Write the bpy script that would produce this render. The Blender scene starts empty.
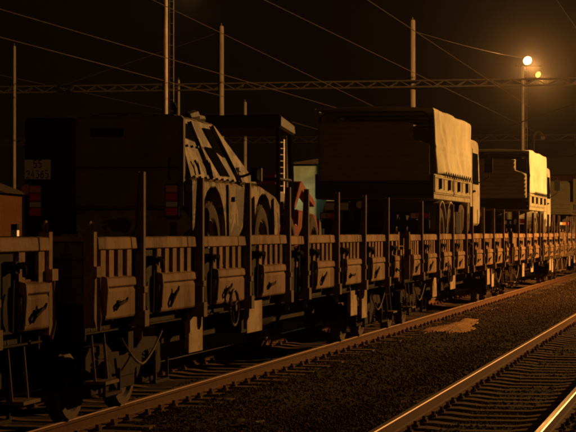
import bpy, bmesh, math, random
import numpy as np
from mathutils import Vector, Matrix

random.seed(7)
rng = np.random.default_rng(7)
R = math.radians
scene = bpy.context.scene
C = scene.collection

# ------------------------------------------------------------------ camera
CAM_H = 1.84                      # metres above the rail tops (rail top = 0)
THETA = R(11.78)                  # camera yaw away from the track direction (+X)
FPX = 2057.0                      # focal length in pixels of a 576 px wide frame
cam = bpy.data.cameras.new('camera')
cam.sensor_width = 36.0
cam.lens = FPX / 576.0 * 36.0
cam.clip_start = 0.1
cam.clip_end = 3000.0
camo = bpy.data.objects.new('camera', cam)
C.objects.link(camo)
camo.location = (0, 0, CAM_H)
camo.rotation_euler = (R(90) + math.atan(16 / FPX), 0, THETA - R(90))
scene.camera = camo

# ------------------------------------------------------------------ night sky
world = bpy.data.worlds.new('World')
scene.world = world
world.use_nodes = True
wn = world.node_tree
for n in list(wn.nodes):
    wn.nodes.remove(n)
w_out = wn.nodes.new('ShaderNodeOutputWorld')
w_bg = wn.nodes.new('ShaderNodeBackground')
w_bg.inputs['Color'].default_value = (1.0, 0.46, 0.22, 1)
w_bg.inputs['Strength'].default_value = 0.0030
wn.links.new(w_bg.outputs['Background'], w_out.inputs['Surface'])

scene.view_settings.view_transform = 'Standard'
scene.view_settings.look = 'None'
scene.view_settings.exposure = 0.0
scene.view_settings.gamma = 1.0
scene.cycles.use_denoising = True
scene.cycles.filter_width = 2.2
scene.cycles.max_bounces = 5
scene.cycles.volume_bounces = 0
scene.cycles.sample_clamp_indirect = 2.0

SODIUM = (1.0, 0.47, 0.125)
ASSUMED_FLOOD_W = 86000.0                 # assumed yard floodlight, unseen right of the frame, added to light the train
MAST_W = 1900.0                   # the two lamps in view
GLOW_W = 45.0
BACK_W = 2800.0                   # unseen yard lamp added far behind the camera to lift the rear faces

def at(px, py, z):
    """the place that shows at photo pixel (px, py) at depth z"""
    u = (px - 288) / FPX * z
    v = (232 - py) / FPX * z
    return Vector((z * math.cos(THETA) + u * math.sin(THETA),
                   z * math.sin(THETA) - u * math.cos(THETA), CAM_H + v))

# ------------------------------------------------------------------ materials
def mat(name, col, rough=0.8, metal=0.0, var=0.35, scale=6.0, bump=0.3, dirt=None, dirt_amt=0.45,
        stretch=(1, 1, 1), spec=0.03, fine=40.0, island=0.0):
    m = bpy.data.materials.new(name)
    m.use_nodes = True
    nt = m.node_tree
    b = nt.nodes['Principled BSDF']
    b.inputs['Roughness'].default_value = rough
    b.inputs['Metallic'].default_value = metal
    b.inputs['Specular IOR Level'].default_value = spec
    tc = nt.nodes.new('ShaderNodeTexCoord')
    mp = nt.nodes.new('ShaderNodeMapping')
    mp.inputs['Scale'].default_value = stretch
    oi = nt.nodes.new('ShaderNodeObjectInfo')
    add = nt.nodes.new('ShaderNodeVectorMath'); add.operation = 'MULTIPLY_ADD'
    nt.links.new(oi.outputs['Random'], add.inputs[0])
    add.inputs[1].default_value = (37, 53, 71)
    nt.links.new(tc.outputs['Object'], add.inputs[2])
    nt.links.new(add.outputs[0], mp.inputs['Vector'])
    n1 = nt.nodes.new('ShaderNodeTexNoise')
    n1.inputs['Scale'].default_value = scale
    n1.inputs['Detail'].default_value = 8
    n1.inputs['Roughness'].default_value = 0.65
    nt.links.new(mp.outputs[0], n1.inputs['Vector'])
    ramp = nt.nodes.new('ShaderNodeValToRGB')
    e = ramp.color_ramp.elements
    e[0].position = 0.3; e[1].position = 0.72
    d = tuple(c * (1 - var) for c in col); l = tuple(min(1, c * (1 + var)) for c in col)
    e[0].color = (*d, 1); e[1].color = (*l, 1)
    nt.links.new(n1.outputs['Fac'], ramp.inputs['Fac'])
    src = ramp.outputs['Color']
    if dirt:
        n2 = nt.nodes.new('ShaderNodeTexNoise')
        n2.inputs['Scale'].default_value = scale * 0.35
        n2.inputs['Detail'].default_value = 10
        n2.inputs['Roughness'].default_value = 0.75
        nt.links.new(mp.outputs[0], n2.inputs['Vector'])
        mr = nt.nodes.new('ShaderNodeMapRange')
        mr.inputs['From Min'].default_value = 0.45; mr.inputs['From Max'].default_value = 0.62
        mr.inputs['To Max'].default_value = dirt_amt * 1.6
        nt.links.new(n2.outputs['Fac'], mr.inputs['Value'])
        mx = nt.nodes.new('ShaderNodeMix'); mx.data_type = 'RGBA'
        nt.links.new(mr.outputs[0], mx.inputs[0])
        nt.links.new(src, mx.inputs[6])
        mx.inputs[7].default_value = (*dirt, 1)
        src = mx.outputs[2]
    if island:
        ge = nt.nodes.new('ShaderNodeNewGeometry')
        mr = nt.nodes.new('ShaderNodeMapRange')
        mr.inputs['To Min'].default_value = 1 - island; mr.inputs['To Max'].default_value = 1 + island
        nt.links.new(ge.outputs['Random Per Island'], mr.inputs['Value'])
        vm = nt.nodes.new('ShaderNodeVectorMath'); vm.operation = 'SCALE'
        nt.links.new(src, vm.inputs[0]); nt.links.new(mr.outputs[0], vm.inputs['Scale'])
        src = vm.outputs[0]
    nt.links.new(src, b.inputs['Base Color'])
    if bump:
        n3 = nt.nodes.new('ShaderNodeTexNoise')
        n3.inputs['Scale'].default_value = fine
        n3.inputs['Detail'].default_value = 6
        nt.links.new(mp.outputs[0], n3.inputs['Vector'])
        bp = nt.nodes.new('ShaderNodeBump')
        bp.inputs['Strength'].default_value = bump
        bp.inputs['Distance'].default_value = 0.01
        nt.links.new(n3.outputs['Fac'], bp.inputs['Height'])
        nt.links.new(bp.outputs[0], b.inputs['Normal'])
        rr = nt.nodes.new('ShaderNodeMapRange')
        rr.inputs['To Min'].default_value = max(0.05, rough - 0.15); rr.inputs['To Max'].default_value = min(1, rough + 0.15)
        nt.links.new(n1.outputs['Fac'], rr.inputs['Value'])
        nt.links.new(rr.outputs[0], b.inputs['Roughness'])
    return m

def emit(name, col, strength):
    m = bpy.data.materials.new(name)
    m.use_nodes = True
    b = m.node_tree.nodes['Principled BSDF']
    b.inputs['Base Color'].default_value = (*col, 1)
    b.inputs['Emission Color'].default_value = (*col, 1)
    b.inputs['Emission Strength'].default_value = strength
    b.inputs['Roughness'].default_value = 0.3
    return m

M = {}
M['board'] = mat('weathered_board_paint', (0.285, 0.178, 0.098), 0.75, var=0.3, scale=5, dirt=(0.075, 0.036, 0.016), dirt_amt=0.62, stretch=(1, 1, 0.5))
M['hatch'] = mat('hatch_paint', (0.25, 0.155, 0.085), 0.75, var=0.25, scale=4, dirt=(0.085, 0.04, 0.018), dirt_amt=0.6, stretch=(1, 1, 0.4))
M['stake'] = mat('dark_stake_steel', (0.15, 0.104, 0.068), 0.7, var=0.4, scale=7, dirt=(0.12, 0.065, 0.035), spec=0.03)
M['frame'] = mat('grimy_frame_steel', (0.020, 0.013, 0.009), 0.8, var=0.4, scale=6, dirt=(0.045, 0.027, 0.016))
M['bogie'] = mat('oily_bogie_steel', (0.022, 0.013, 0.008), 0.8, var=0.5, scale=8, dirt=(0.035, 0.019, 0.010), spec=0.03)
M['wheel'] = mat('worn_wheel_steel', (0.075, 0.050, 0.032), 0.75, metal=0.2, var=0.3, scale=9)
M['plate'] = mat('pale_panel_paint', (0.42, 0.31, 0.19), 0.6, var=0.2, scale=4, dirt=(0.14, 0.08, 0.05))
M['deck'] = mat('deck_timber', (0.12, 0.085, 0.06), 0.9, var=0.4, scale=4, stretch=(0.2, 2, 1))
M['hose'] = mat('rubber_hose', (0.03, 0.028, 0.026), 0.5, var=0.2)
M['handle'] = mat('handle_steel', (0.022, 0.017, 0.014), 0.85, var=0.3, spec=0.03)
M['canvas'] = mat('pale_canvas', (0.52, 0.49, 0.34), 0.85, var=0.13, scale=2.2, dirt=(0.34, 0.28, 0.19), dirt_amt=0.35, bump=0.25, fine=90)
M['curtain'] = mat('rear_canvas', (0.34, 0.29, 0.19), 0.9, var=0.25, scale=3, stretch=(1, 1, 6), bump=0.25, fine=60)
M['bed'] = mat('truck_bed_paint', (0.36, 0.32, 0.21), 0.55, var=0.2, scale=5, dirt=(0.15, 0.11, 0.07))
M['cab'] = mat('truck_cab_paint', (0.40, 0.36, 0.25), 0.4, var=0.15, scale=4, dirt=(0.17, 0.13, 0.09), dirt_amt=0.3)
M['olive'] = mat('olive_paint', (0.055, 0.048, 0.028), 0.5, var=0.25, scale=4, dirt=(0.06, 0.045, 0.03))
M['tan'] = mat('sand_camouflage_paint', (0.35, 0.275, 0.175), 0.6, var=0.25, scale=5, dirt=(0.14, 0.10, 0.06), dirt_amt=0.6)
def camouflage(m, patch):
    nt = m.node_tree; b = nt.nodes['Principled BSDF']
    old = b.inputs['Base Color'].links[0].from_socket
    tc = nt.nodes.new('ShaderNodeTexCoord')
    n = nt.nodes.new('ShaderNodeTexNoise'); n.inputs['Scale'].default_value = 3.2; n.inputs['Detail'].default_value = 2.5
    n.inputs['Distortion'].default_value = 0.8
    nt.links.new(tc.outputs['Object'], n.inputs['Vector'])
    mr = nt.nodes.new('ShaderNodeMapRange'); mr.inputs['From Min'].default_value = 0.505; mr.inputs['From Max'].default_value = 0.53
    nt.links.new(n.outputs['Fac'], mr.inputs['Value'])
    mx = nt.nodes.new('ShaderNodeMix'); mx.data_type = 'RGBA'
    nt.links.new(mr.outputs[0], mx.inputs[0]); nt.links.new(old, mx.inputs[6]); mx.inputs[7].default_value = (*patch, 1)
    nt.links.new(mx.outputs[2], b.inputs['Base Color'])
camouflage(M['tan'], (0.075, 0.055, 0.03))
M['reardoor'] = mat('rear_door_paint', (0.22, 0.175, 0.105), 0.7, var=0.45, scale=3, dirt=(0.09, 0.065, 0.04))
M['black'] = mat('black_plastic', (0.02, 0.019, 0.018), 0.5, var=0.2)
M['tyre'] = mat('tyre_rubber', (0.075, 0.058, 0.042), 0.85, var=0.35, scale=10)
M['rim'] = mat('rim_paint', (0.22, 0.18, 0.11), 0.5, var=0.3)
M['chrome'] = mat('mirror_glass', (0.7, 0.7, 0.68), 0.1, metal=1.0, var=0.05, bump=0)
M['white'] = mat('plate_white', (0.82, 0.80, 0.75), 0.5, var=0.06)
M['ink'] = mat('plate_ink', (0.015, 0.015, 0.015), 0.5, var=0.1, bump=0)
M['red_lens'] = mat('red_lens', (0.75, 0.035, 0.02), 0.2, var=0.1, bump=0)
M['amber_lens'] = mat('amber_lens', (0.8, 0.30, 0.03), 0.2, var=0.1, bump=0)
M['clear_lens'] = mat('clear_lens', (0.75, 0.72, 0.65), 0.15, var=0.05, bump=0)
M['red'] = mat('red_machine_paint', (0.30, 0.045, 0.02), 0.4, var=0.25, scale=4, dirt=(0.12, 0.04, 0.025))
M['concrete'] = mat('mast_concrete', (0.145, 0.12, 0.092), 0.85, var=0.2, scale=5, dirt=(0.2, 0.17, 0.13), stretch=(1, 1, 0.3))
M['lit_concrete'] = mat('lit_mast_concrete', (0.36, 0.30, 0.23), 0.85, var=0.3, scale=5, dirt=(0.16, 0.13, 0.10), stretch=(1, 1, 0.3))  # mast concrete in a lighter colour that stands in for lamplight on it
M['lit_galv'] = mat('lit_galvanised_steel', (0.22, 0.19, 0.15), 0.6, var=0.25, scale=8)  # lamplight on the mast ladder put into a lighter steel colour
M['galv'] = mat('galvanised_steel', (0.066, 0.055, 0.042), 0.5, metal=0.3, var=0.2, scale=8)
M['wire'] = mat('wire_copper', (0.045, 0.034, 0.023), 0.5, metal=0.2, var=0.2)
M['rail_side'] = mat('rusty_rail', (0.105, 0.050, 0.024), 0.85, var=0.35, scale=12, dirt=(0.07, 0.04, 0.025))
M['rail_top'] = mat('polished_rail_head', (0.60, 0.54, 0.46), 0.34, metal=1.0, var=0.15, scale=20, bump=0.06, stretch=(0.1, 4, 1))
M['rail_dim'] = mat('dim_glint_rail_head', (0.26, 0.165, 0.10), 0.52, metal=0.85, var=0.2, scale=20, bump=0.06, stretch=(0.1, 4, 1))  # same rail steel, its weaker glint put into a browner colour
M['rail_dull'] = mat('dull_rail_head', (0.26, 0.16, 0.095), 0.62, metal=0.5, var=0.2, scale=20, bump=0.06, stretch=(0.1, 4, 1))  # faintest glint of the rails, put into head colour and roughness
M['sleeper'] = mat('concrete_sleeper', (0.135, 0.085, 0.052), 0.9, var=0.35, scale=9, dirt=(0.08, 0.055, 0.04))
M['ballast'] = mat('dark_ballast_bed', (0.029, 0.017, 0.010), 0.95, var=0.5, scale=2.0, bump=1.0, fine=25)
M['stone'] = mat('ballast_stone', (0.072, 0.043, 0.025), 0.85, var=0.3, scale=25, island=0.75, bump=0.2)
M['sand'] = mat('spilled_sand', (0.27, 0.15, 0.07), 0.95, var=0.25, scale=3, bump=0.9, fine=30, dirt=(0.2, 0.12, 0.07))
M['glass'] = mat('dark_glass', (0.006, 0.006, 0.006), 0.05, var=0.1, bump=0, spec=0.08)
M['shed'] = mat('greenish_shed_wall', (0.22, 0.30, 0.24), 0.8, var=0.2, scale=3)
M['brick'] = mat('orange_render', (0.06, 0.027, 0.013), 0.85, var=0.25, scale=4)
M['roof'] = mat('roof_sheet', (0.05, 0.04, 0.035), 0.7, var=0.25)
M['lamp_on'] = emit('sodium_lamp_glass', (1.0, 0.62, 0.22), 9.0)
M['lamp_amber'] = emit('amber_lamp_glass', (1.0, 0.42, 0.08), 2.4)
M['lamp_green'] = emit('mercury_lamp_glass', (0.75, 1.0, 0.78), 3.0)
M['lit_window'] = emit('lit_window', (1.0, 0.48, 0.12), 0.25)

# ------------------------------------------------------------------ mesh helpers
class MB:
    def __init__(s):
        s.v = []; s.f = []; s.m = []
    def add(s, vs, fs, mi=0):
        o = len(s.v)
        s.v += [tuple(v) for v in vs]
        s.f += [tuple(i + o for i in f) for f in fs]
        s.m += [mi] * len(fs)
        return s
    def box(s, x0, x1, y0, y1, z0, z1, mi=0, rot=None):
        vs = [(x, y, z) for x in (x0, x1) for y in (y0, y1) for z in (z0, z1)]
        if rot:
            c = Vector(((x0 + x1) / 2, (y0 + y1) / 2, (z0 + z1) / 2))
            vs = [tuple(rot @ (Vector(v) - c) + c) for v in vs]
        return s.add(vs, [(0, 1, 3, 2), (4, 6, 7, 5), (0, 4, 5, 1), (2, 3, 7, 6), (0, 2, 6, 4), (1, 5, 7, 3)], mi)
    def prism(s, poly, a, b, axis='y', mi=0):
        """poly in the two other axes (x,z for y; y,z for x; x,y for z)"""
        n = len(poly)
        def P(p, t):
            return {'y': (p[0], t, p[1]), 'x': (t, p[0], p[1]), 'z': (p[0], p[1], t)}[axis]
        vs = [P(p, a) for p in poly] + [P(p, b) for p in poly]
        fs = [tuple(range(n)), tuple(range(2 * n - 1, n - 1, -1))]
        fs += [(i, i + n, (i + 1) % n + n, (i + 1) % n) for i in range(n)]
        return s.add(vs, fs, mi)
    def tube(s, pts, r, n=8, mi=0, caps=True):
        pts = [Vector(p) for p in pts]
        rs = r if isinstance(r, (list, tuple)) else [r] * len(pts)
        vs = []; fs = []
        up = Vector((0, 0, 1))
        for i, p in enumerate(pts):
            t = (pts[min(i + 1, len(pts) - 1)] - pts[max(i - 1, 0)]).normalized()
            a = t.cross(up)
            if a.length < 1e-3: a = t.cross(Vector((0, 1, 0)))
            a.normalize(); b = a.cross(t)
            for k in range(n):
                an = 2 * math.pi * k / n
                vs.append(p + (a * math.cos(an) + b * math.sin(an)) * rs[i])
        for i in range(len(pts) - 1):
            for k in range(n):
                fs.append((i * n + k, i * n + (k + 1) % n, (i + 1) * n + (k + 1) % n, (i + 1) * n + k))
        if caps:
            fs.append(tuple(range(n - 1, -1, -1)))
            fs.append(tuple(range((len(pts) - 1) * n, len(pts) * n)))
        return s.add(vs, fs, mi)
    def lathe(s, prof, c, axis='y', n=20, mi=0):
        """prof: list of (along, radius)"""
        vs = []; fs = []
        for (t, r) in prof:
            for k in range(n):
                a = 2 * math.pi * k / n
                p, q = r * math.cos(a), r * math.sin(a)
                vs.append({'y': (c[0] + p, c[1] + t, c[2] + q), 'z': (c[0] + p, c[1] + q, c[2] + t),
                           'x': (c[0] + t, c[1] + p, c[2] + q)}[axis])
        for i in range(len(prof) - 1):
            for k in range(n):
                fs.append((i * n + k, i * n + (k + 1) % n, (i + 1) * n + (k + 1) % n, (i + 1) * n + k))
        fs.append(tuple(range(n))); fs.append(tuple(range((len(prof) - 1) * n, len(prof) * n))[::-1])
        return s.add(vs, fs, mi)
    def mesh(s, name, mats, bevel=0.0, smooth=False):
        me = bpy.data.meshes.new(name)
        me.from_pydata(s.v, [], s.f)
        for m in (mats if isinstance(mats, (list, tuple)) else [mats]):
            me.materials.append(m)
        me.polygons.foreach_set('material_index', s.m)
        bm = bmesh.new(); bm.from_mesh(me)
        bmesh.ops.recalc_face_normals(bm, faces=bm.faces)
        if bevel:
            ed = [e for e in bm.edges if len(e.link_faces) == 2 and e.calc_face_angle(0) > 0.6]
            bmesh.ops.bevel(bm, geom=ed, offset=bevel, segments=1, affect='EDGES', clamp_overlap=True)
        bm.to_mesh(me); bm.free()
        if smooth:
            me.polygons.foreach_set('use_smooth', [True] * len(me.polygons))
            try: me.set_sharp_from_angle(angle=R(35))
            except Exception: pass
        me.update()
        return me
    def build(s, name, mats, parent=None, bevel=0.0, smooth=False, loc=None):
        return obj(name, s.mesh(name, mats, bevel, smooth), parent, loc)

def obj(name, me, parent=None, loc=None):
    o = bpy.data.objects.new(name, me)
    C.objects.link(o)
    if parent: o.parent = parent
    if loc is not None: o.location = loc
    return o

def tag(o, label, cat, group=None, kind=None):
    if label: o['label'] = label
    if cat: o['category'] = cat
    if group: o['group'] = group
    if kind: o['kind'] = kind
    return o

def thing(name, label, cat, loc=(0, 0, 0), rz=0.0, group=None):
    o = bpy.data.objects.new(name, None)
    C.objects.link(o)
    o.empty_display_size = 0.3
    o.location = loc; o.rotation_euler = (0, 0, rz)
    return tag(o, label, cat, group)

def struct(o):
    o['kind'] = 'structure'
    return o

def copy_tree(o, parent=None):
    kids = [c for c in ALLKIDS(o)]
    c = o.copy(); C.objects.link(c)
    if parent: c.parent = parent
    for k in kids: copy_tree(k, c)
    return c
def ALLKIDS(o):
    return list(o.children)

# ------------------------------------------------------------------ ground and tracks
TRACK_NEAR = 2.37                 # lateral centre of the empty track
TRACK_TRAIN = 6.99                # lateral centre of the train's track
BED = -0.20

def ground_height(X, Y):
    z = np.full_like(X, BED)
    for c in (TRACK_NEAR, TRACK_TRAIN):
        dy = np.abs(Y - c)
        z = np.where(dy < 1.75, np.maximum(z, BED), z)
    dn = np.abs(Y - TRACK_NEAR); dt = np.abs(Y - TRACK_TRAIN)
    lump = 0.022 * np.sin(X * 3.1 + 2 * Y) * np.sin(X * 1.27 - 3 * Y)
    z = z + np.clip((dn - 0.86) / 0.12, 0, 1) * np.clip((1.9 - dn) / 0.5, 0, 1) * (0.055 + 0.3 * lump)
    z = z + np.clip((dt - 0.90) / 0.2, 0, 1) * np.clip((1.9 - dt) / 0.5, 0, 1) * (0.040 + lump)
    # the cess between the two tracks lies a little lower, and beyond the tracks the yard falls away
    mid = np.exp(-((Y - 4.7) / 0.75) ** 2) * 0.06
    z = z - mid
    z = z - np.clip((0.2 - Y) * 0.15, 0, 0.25) - np.clip((Y - 9.2) * 0.15, 0, 0.2)
    z = z + 0.014 * np.sin(X * 0.9 + Y * 1.7) * np.sin(Y * 2.1 - X * 0.37) + 0.01 * np.sin(X * 2.3 + 1.3 * Y)
    return z

xs = np.concatenate([np.linspace(-60, 8, 18), np.linspace(9, 70, 245), np.linspace(71, 130, 80), np.linspace(140, 420, 40)])
ys = np.concatenate([np.linspace(-120, -4, 16), np.linspace(-3.5, 11, 90), np.linspace(12, 40, 15), np.linspace(48, 220, 14)])
GX, GY = np.meshgrid(xs, ys, indexing='ij')
GZ = ground_height(GX, GY)
verts = np.stack([GX, GY, GZ], -1).reshape(-1, 3)
nx, ny = len(xs), len(ys)
ii, jj = np.meshgrid(np.arange(nx - 1), np.arange(ny - 1), indexing='ij')
a = (ii * ny + jj).ravel()
faces = np.stack([a, a + ny, a + ny + 1, a + 1], -1)
me = bpy.data.meshes.new('ground')
me.from_pydata(verts.tolist(), [], faces.tolist())
me.materials.append(M['ballast'])
me.polygons.foreach_set('use_smooth', [True] * len(me.polygons))
struct(obj('ground', me))

def rail_mesh(x0, x1, head):
    prof = [(-0.070, -0.160), (0.070, -0.160), (0.070, -0.150), (0.020, -0.135), (0.009, -0.120), (0.009, -0.050),
            (0.034, -0.038), (0.034, -0.008), (0.026, 0.0), (-0.026, 0.0), (-0.034, -0.008), (-0.034, -0.038),
            (-0.009, -0.050), (-0.009, -0.120), (-0.020, -0.135), (-0.070, -0.150)]
    m = MB()
    n = len(prof)
    segs = np.linspace(x0, x1, 40)
    vs = [(x, y, z) for x in segs for (y, z) in prof]
    fs = []; mi = []
    for i in range(len(segs) - 1):
        for k in range(n):
            fs.append((i * n + k, i * n + (k + 1) % n, (i + 1) * n + (k + 1) % n, (i + 1) * n + k))
            mi.append(1 if k in (7, 8, 9) else 0)
    m.v = vs; m.f = fs; m.m = mi
    return m.mesh('rail', [M['rail_side'], head])

RAIL = rail_mesh(-40, 300, M['rail_top'])
RAIL_DIM = rail_mesh(-40, 300, M['rail_dim'])
RAIL_DULL = rail_mesh(-40, 300, M['rail_dull'])

def sleeper_mesh():
    m = MB()
    # waisted concrete sleeper, along Y
    st = [(-1.28, 0.13, -0.165), (-0.98, 0.14, -0.160), (-0.52, 0.14, -0.160), (-0.30, 0.105, -0.185), (0.30, 0.105, -0.185), (0.52, 0.14, -0.160), (0.98, 0.14, -0.160), (1.28, 0.13, -0.165)]
    vs = []; fs = []
    for (y, w, t) in st:
        vs += [(-w - 0.02, y, -0.36), (-w + 0.01, y, t), (w - 0.01, y, t), (w + 0.02, y, -0.36)]
    for i in range(len(st) - 1):
        for k in range(3):
            fs.append((i * 4 + k, i * 4 + k + 1, i * 4 + k + 5, i * 4 + k + 4))
    fs += [(0, 1, 2, 3), (28, 29, 30, 31)]
    m.add(vs, fs, 0)
    for c in (-0.75, 0.75):           # rail clips and their bolts either side of each rail
        for sd in (-1, 1):
            y = c + sd * 0.105
            m.box(-0.05, 0.05, y - 0.035, y + 0.035, -0.162, -0.132, 1)
            m.box(-0.018, 0.018, y - 0.018, y + 0.018, -0.134, -0.098, 1)
    return m.mesh('sleeper', [M['sleeper'], M['rail_side']])
SLEEPER = sleeper_mesh()

def track(name, yc, x0, x1, label):
    t = bpy.data.objects.new(name, None); C.objects.link(t)
    t.location = (0, yc, 0)
    struct(t); t['label'] = label
    for s in (-0.75, 0.75):
        obj('rail', (RAIL_DULL if s < 0 else RAIL) if yc > 5 else (RAIL if s < 0 else RAIL_DIM), t, (0, s, 0))
    n = int((x1 - x0) / 0.61)
    for i in range(n):
        o = obj('sleeper', SLEEPER, t, (x0 + i * 0.61 + random.uniform(-.02, .02), random.uniform(-.02, .02), random.uniform(-.006, .003)))
        o.rotation_euler = (random.uniform(-.004, .004), 0, random.uniform(-.012, .012))
track('railway_track', TRACK_NEAR, 13.0, 130, 'empty railway track with shining rails in the foreground')
track('railway_track', TRACK_TRAIN, 12.0, 110, 'railway track under the freight train')

# loose ballast stones
def stones(name, X, Y, size, material):
    n = len(X)
    # deformed icosahedron
    p = (1 + 5 ** 0.5) / 2
    base = np.array([(-1, p, 0), (1, p, 0), (-1, -p, 0), (1, -p, 0), (0, -1, p), (0, 1, p), (0, -1, -p), (0, 1, -p), (p, 0, -1), (p, 0, 1), (-p, 0, -1), (-p, 0, 1)], float) / 1.9
    tri = np.array([(0, 11, 5), (0, 5, 1), (0, 1, 7), (0, 7, 10), (0, 10, 11), (1, 5, 9), (5, 11, 4), (11, 10, 2), (10, 7, 6), (7, 1, 8), (3, 9, 4), (3, 4, 2), (3, 2, 6), (3, 6, 8), (3, 8, 9), (4, 9, 5), (2, 4, 11), (6, 2, 10), (8, 6, 7), (9, 8, 1)])
    ang = rng.uniform(0, 2 * np.pi, n); tilt = rng.uniform(-0.6, 0.6, n)
    sc = size[:, None] * rng.uniform(0.6, 1.25, (n, 3)) * np.array([1, 0.85, 0.7])
    V = base[None] * (1 + rng.uniform(-0.22, 0.22, (n, 12, 1))) * sc[:, None, :] * 0.5
    ct, st = np.cos(tilt)[:, None], np.sin(tilt)[:, None]
    y = V[..., 1] * ct - V[..., 2] * st; z = V[..., 1] * st + V[..., 2] * ct
    ca, sa = np.cos(ang)[:, None], np.sin(ang)[:, None]
    x2 = V[..., 0] * ca - y * sa; y2 = V[..., 0] * sa + y * ca
    Z0 = ground_height(X, Y) + size * rng.uniform(0.05, 0.4, n)
    W = np.stack([x2 + X[:, None], y2 + Y[:, None], z + Z0[:, None]], -1).reshape(-1, 3)
    F = (tri[None] + (np.arange(n) * 12)[:, None, None]).reshape(-1, 3)
    me = bpy.data.meshes.new(name)
    me.vertices.add(len(W)); me.vertices.foreach_set('co', W.ravel())
    me.loops.add(F.size); me.loops.foreach_set('vertex_index', F.ravel().astype(np.int32))
    me.polygons.add(len(F)); me.polygons.foreach_set('loop_start', np.arange(0, F.size, 3, dtype=np.int32))
    me.polygons.foreach_set('loop_total', np.full(len(F), 3, dtype=np.int32))
    me.update(); me.validate()
    me.materials.append(material)
    return obj(name, me)
SX = []; SY = []; SS = []
for (x0, x1, dens, smin, smax) in ((13, 24, 620, .016, .044), (24, 36, 300, .02, .048), (36, 60, 110, .026, .055), (60, 105, 30, .035, .07)):
    k = int((x1 - x0) * 7.4 * dens)
    SX.append(rng.uniform(x0, x1, k)); SY.append(rng.uniform(-0.4, 7.0, k)); SS.append(smin * 0.75 + (smax * 1.25 - smin * 0.75) * rng.beta(1.3, 3.6, k))
SX = np.concatenate(SX); SY = np.concatenate(SY); SS = np.concatenate(SS)
# keep stones off the rails, fewer under the train
keep = np.ones(len(SX), bool)
for c in (TRACK_NEAR, TRACK_TRAIN):
    for s in (-0.75, 0.75):
        keep &= np.abs(SY - c - s) > 0.12
keep &= ~((SY > 6.3) & (rng.uniform(0, 1, len(SX)) < 0.6))
frac = (SX - 13.0) / 0.61 % 1.0
on_sleeper = (np.abs(frac - np.round(frac)) * 0.61 < 0.15) & ((np.abs(SY - TRACK_NEAR) < 0.95))
keep &= ~(on_sleeper & (rng.uniform(0, 1, len(SX)) < 0.96))
SX, SY, SS = SX[keep], SY[keep], SS[keep]
tag(stones('ballast_stones', SX, SY, SS, M['stone']), 'dark crushed stone ballast lying along the tracks', 'gravel', kind='stuff')

# a patch of pale sand between the tracks
def sand_patch():
    c = at(455, 329, 1.0)
    # the ray through the pixel meets the ground
    d = (c - Vector((0, 0, CAM_H)))
    k = (BED - 0.04 - CAM_H) / d.z
    cx, cy = d.x * k, d.y * k
    m = MB(); vs = []; fs = []
    nr, na = 10, 64
    for i in range(nr + 1):
        r = i / nr
        for j in range(na):
            a_ = 2 * math.pi * j / na
            wob = 1 + 0.24 * math.sin(3 * a_ + 1) + 0.09 * math.sin(7 * a_) + 0.06 * math.sin(13 * a_ + 2) + random.uniform(-.05, .05)
            x = cx + math.cos(a_) * r * 3.3 * wob
            y = cy + math.sin(a_) * r * 0.38 * wob - (x - cx) * 0.02
            z = float(ground_height(np.array(x), np.array(y))) + 0.030 * (1 - r ** 2) - 0.004 + (random.uniform(0, .014) if r < .95 else -0.02)
            vs.append((x, y, z))
    for i in range(nr):
        for j in range(na):
            fs.append((i * na + j, i * na + (j + 1) % na, (i + 1) * na + (j + 1) % na, (i + 1) * na + j))
    m.add(vs, fs)
    o = m.build('sand_patch', M['sand'], None, smooth=True)
    tag(o, 'pale patch of spilled sand on the ballast between the tracks', 'sand', kind='stuff')
sand_patch()

# a scrap of white paper on the ballast near the camera
def litter():
    d = at(250, 418, 1.0) - Vector((0, 0, CAM_H))
    k = (BED + 0.03 - CAM_H) / d.z
    m = MB(); vs = []; fs = []
    for i in range(9):
        for j in range(4):
            vs.append((0.03 * (j - 1.5) + random.uniform(-.012, .012), 0.036 * (i - 4) + random.uniform(-.01, .01), random.uniform(0, .05)))
    for i in range(8):
        for j in range(3): fs.append((i * 4 + j, i * 4 + j + 1, i * 4 + j + 5, i * 4 + j + 4))
    o = m.add(vs, fs).build('paper_scrap', M['white'], None, loc=(d.x * k, d.y * k, float(ground_height(np.array(d.x * k), np.array(d.y * k))) + 0.03))
    o.modifiers.new('thickness', 'SOLIDIFY').thickness = 0.002
    tag(o, 'crumpled white scrap of paper on the ballast before the train', 'litter')
litter()

# ------------------------------------------------------------------ stake wagon
HL = 9.33        # half body length
HW = 1.30        # half body width
STAKES = [-7.8, -5.4, -3.0, -0.6, 0.6, 3.0, 5.4, 7.8]
DECK = 1.25

def hatch_mesh(L):
    # ledge that slopes outwards, groove, flat face; profile in y (outwards negative), z
    m = MB()
    pr = [(0.0, 1.425), (-0.075, 1.40), (-0.085, 1.325), (-0.055, 1.315), (-0.055, 1.295), (-0.07, 1.285), (-0.07, 1.03), (-0.05, 1.01), (0.0, 1.01)]
    m.prism(pr, 0, L, 'x')
    # rounded near-end stop
    m.prism([(0.0, 1.44), (-0.095, 1.415), (-0.105, 1.30), (-0.09, 1.06), (0.0, 1.06)], -0.045, -0.002, 'x')
    return m.mesh('hatch', M['hatch'], bevel=0.008)

def handle_mesh():
    m = MB()
    m.box(-0.06, 0.06, -0.105, -0.072, -0.03, 0.04)
    m.tube([(-0.12, -0.12, -0.03), (0.0, -0.125, 0.005), (0.10, -0.13, 0.03), (0.17, -0.14, 0.04), (0.21, -0.15, 0.09)], [0.024, 0.028, 0.024, 0.02, 0.010], 8)
    m.tube([(-0.15, -0.10, -0.10), (-0.12, -0.12, -0.03), (-0.05, -0.13, -0.01)], [0.014, 0.022, 0.016], 8)
    return m.mesh('handle', M['handle'], smooth=True)
HANDLE = handle_mesh()

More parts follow.
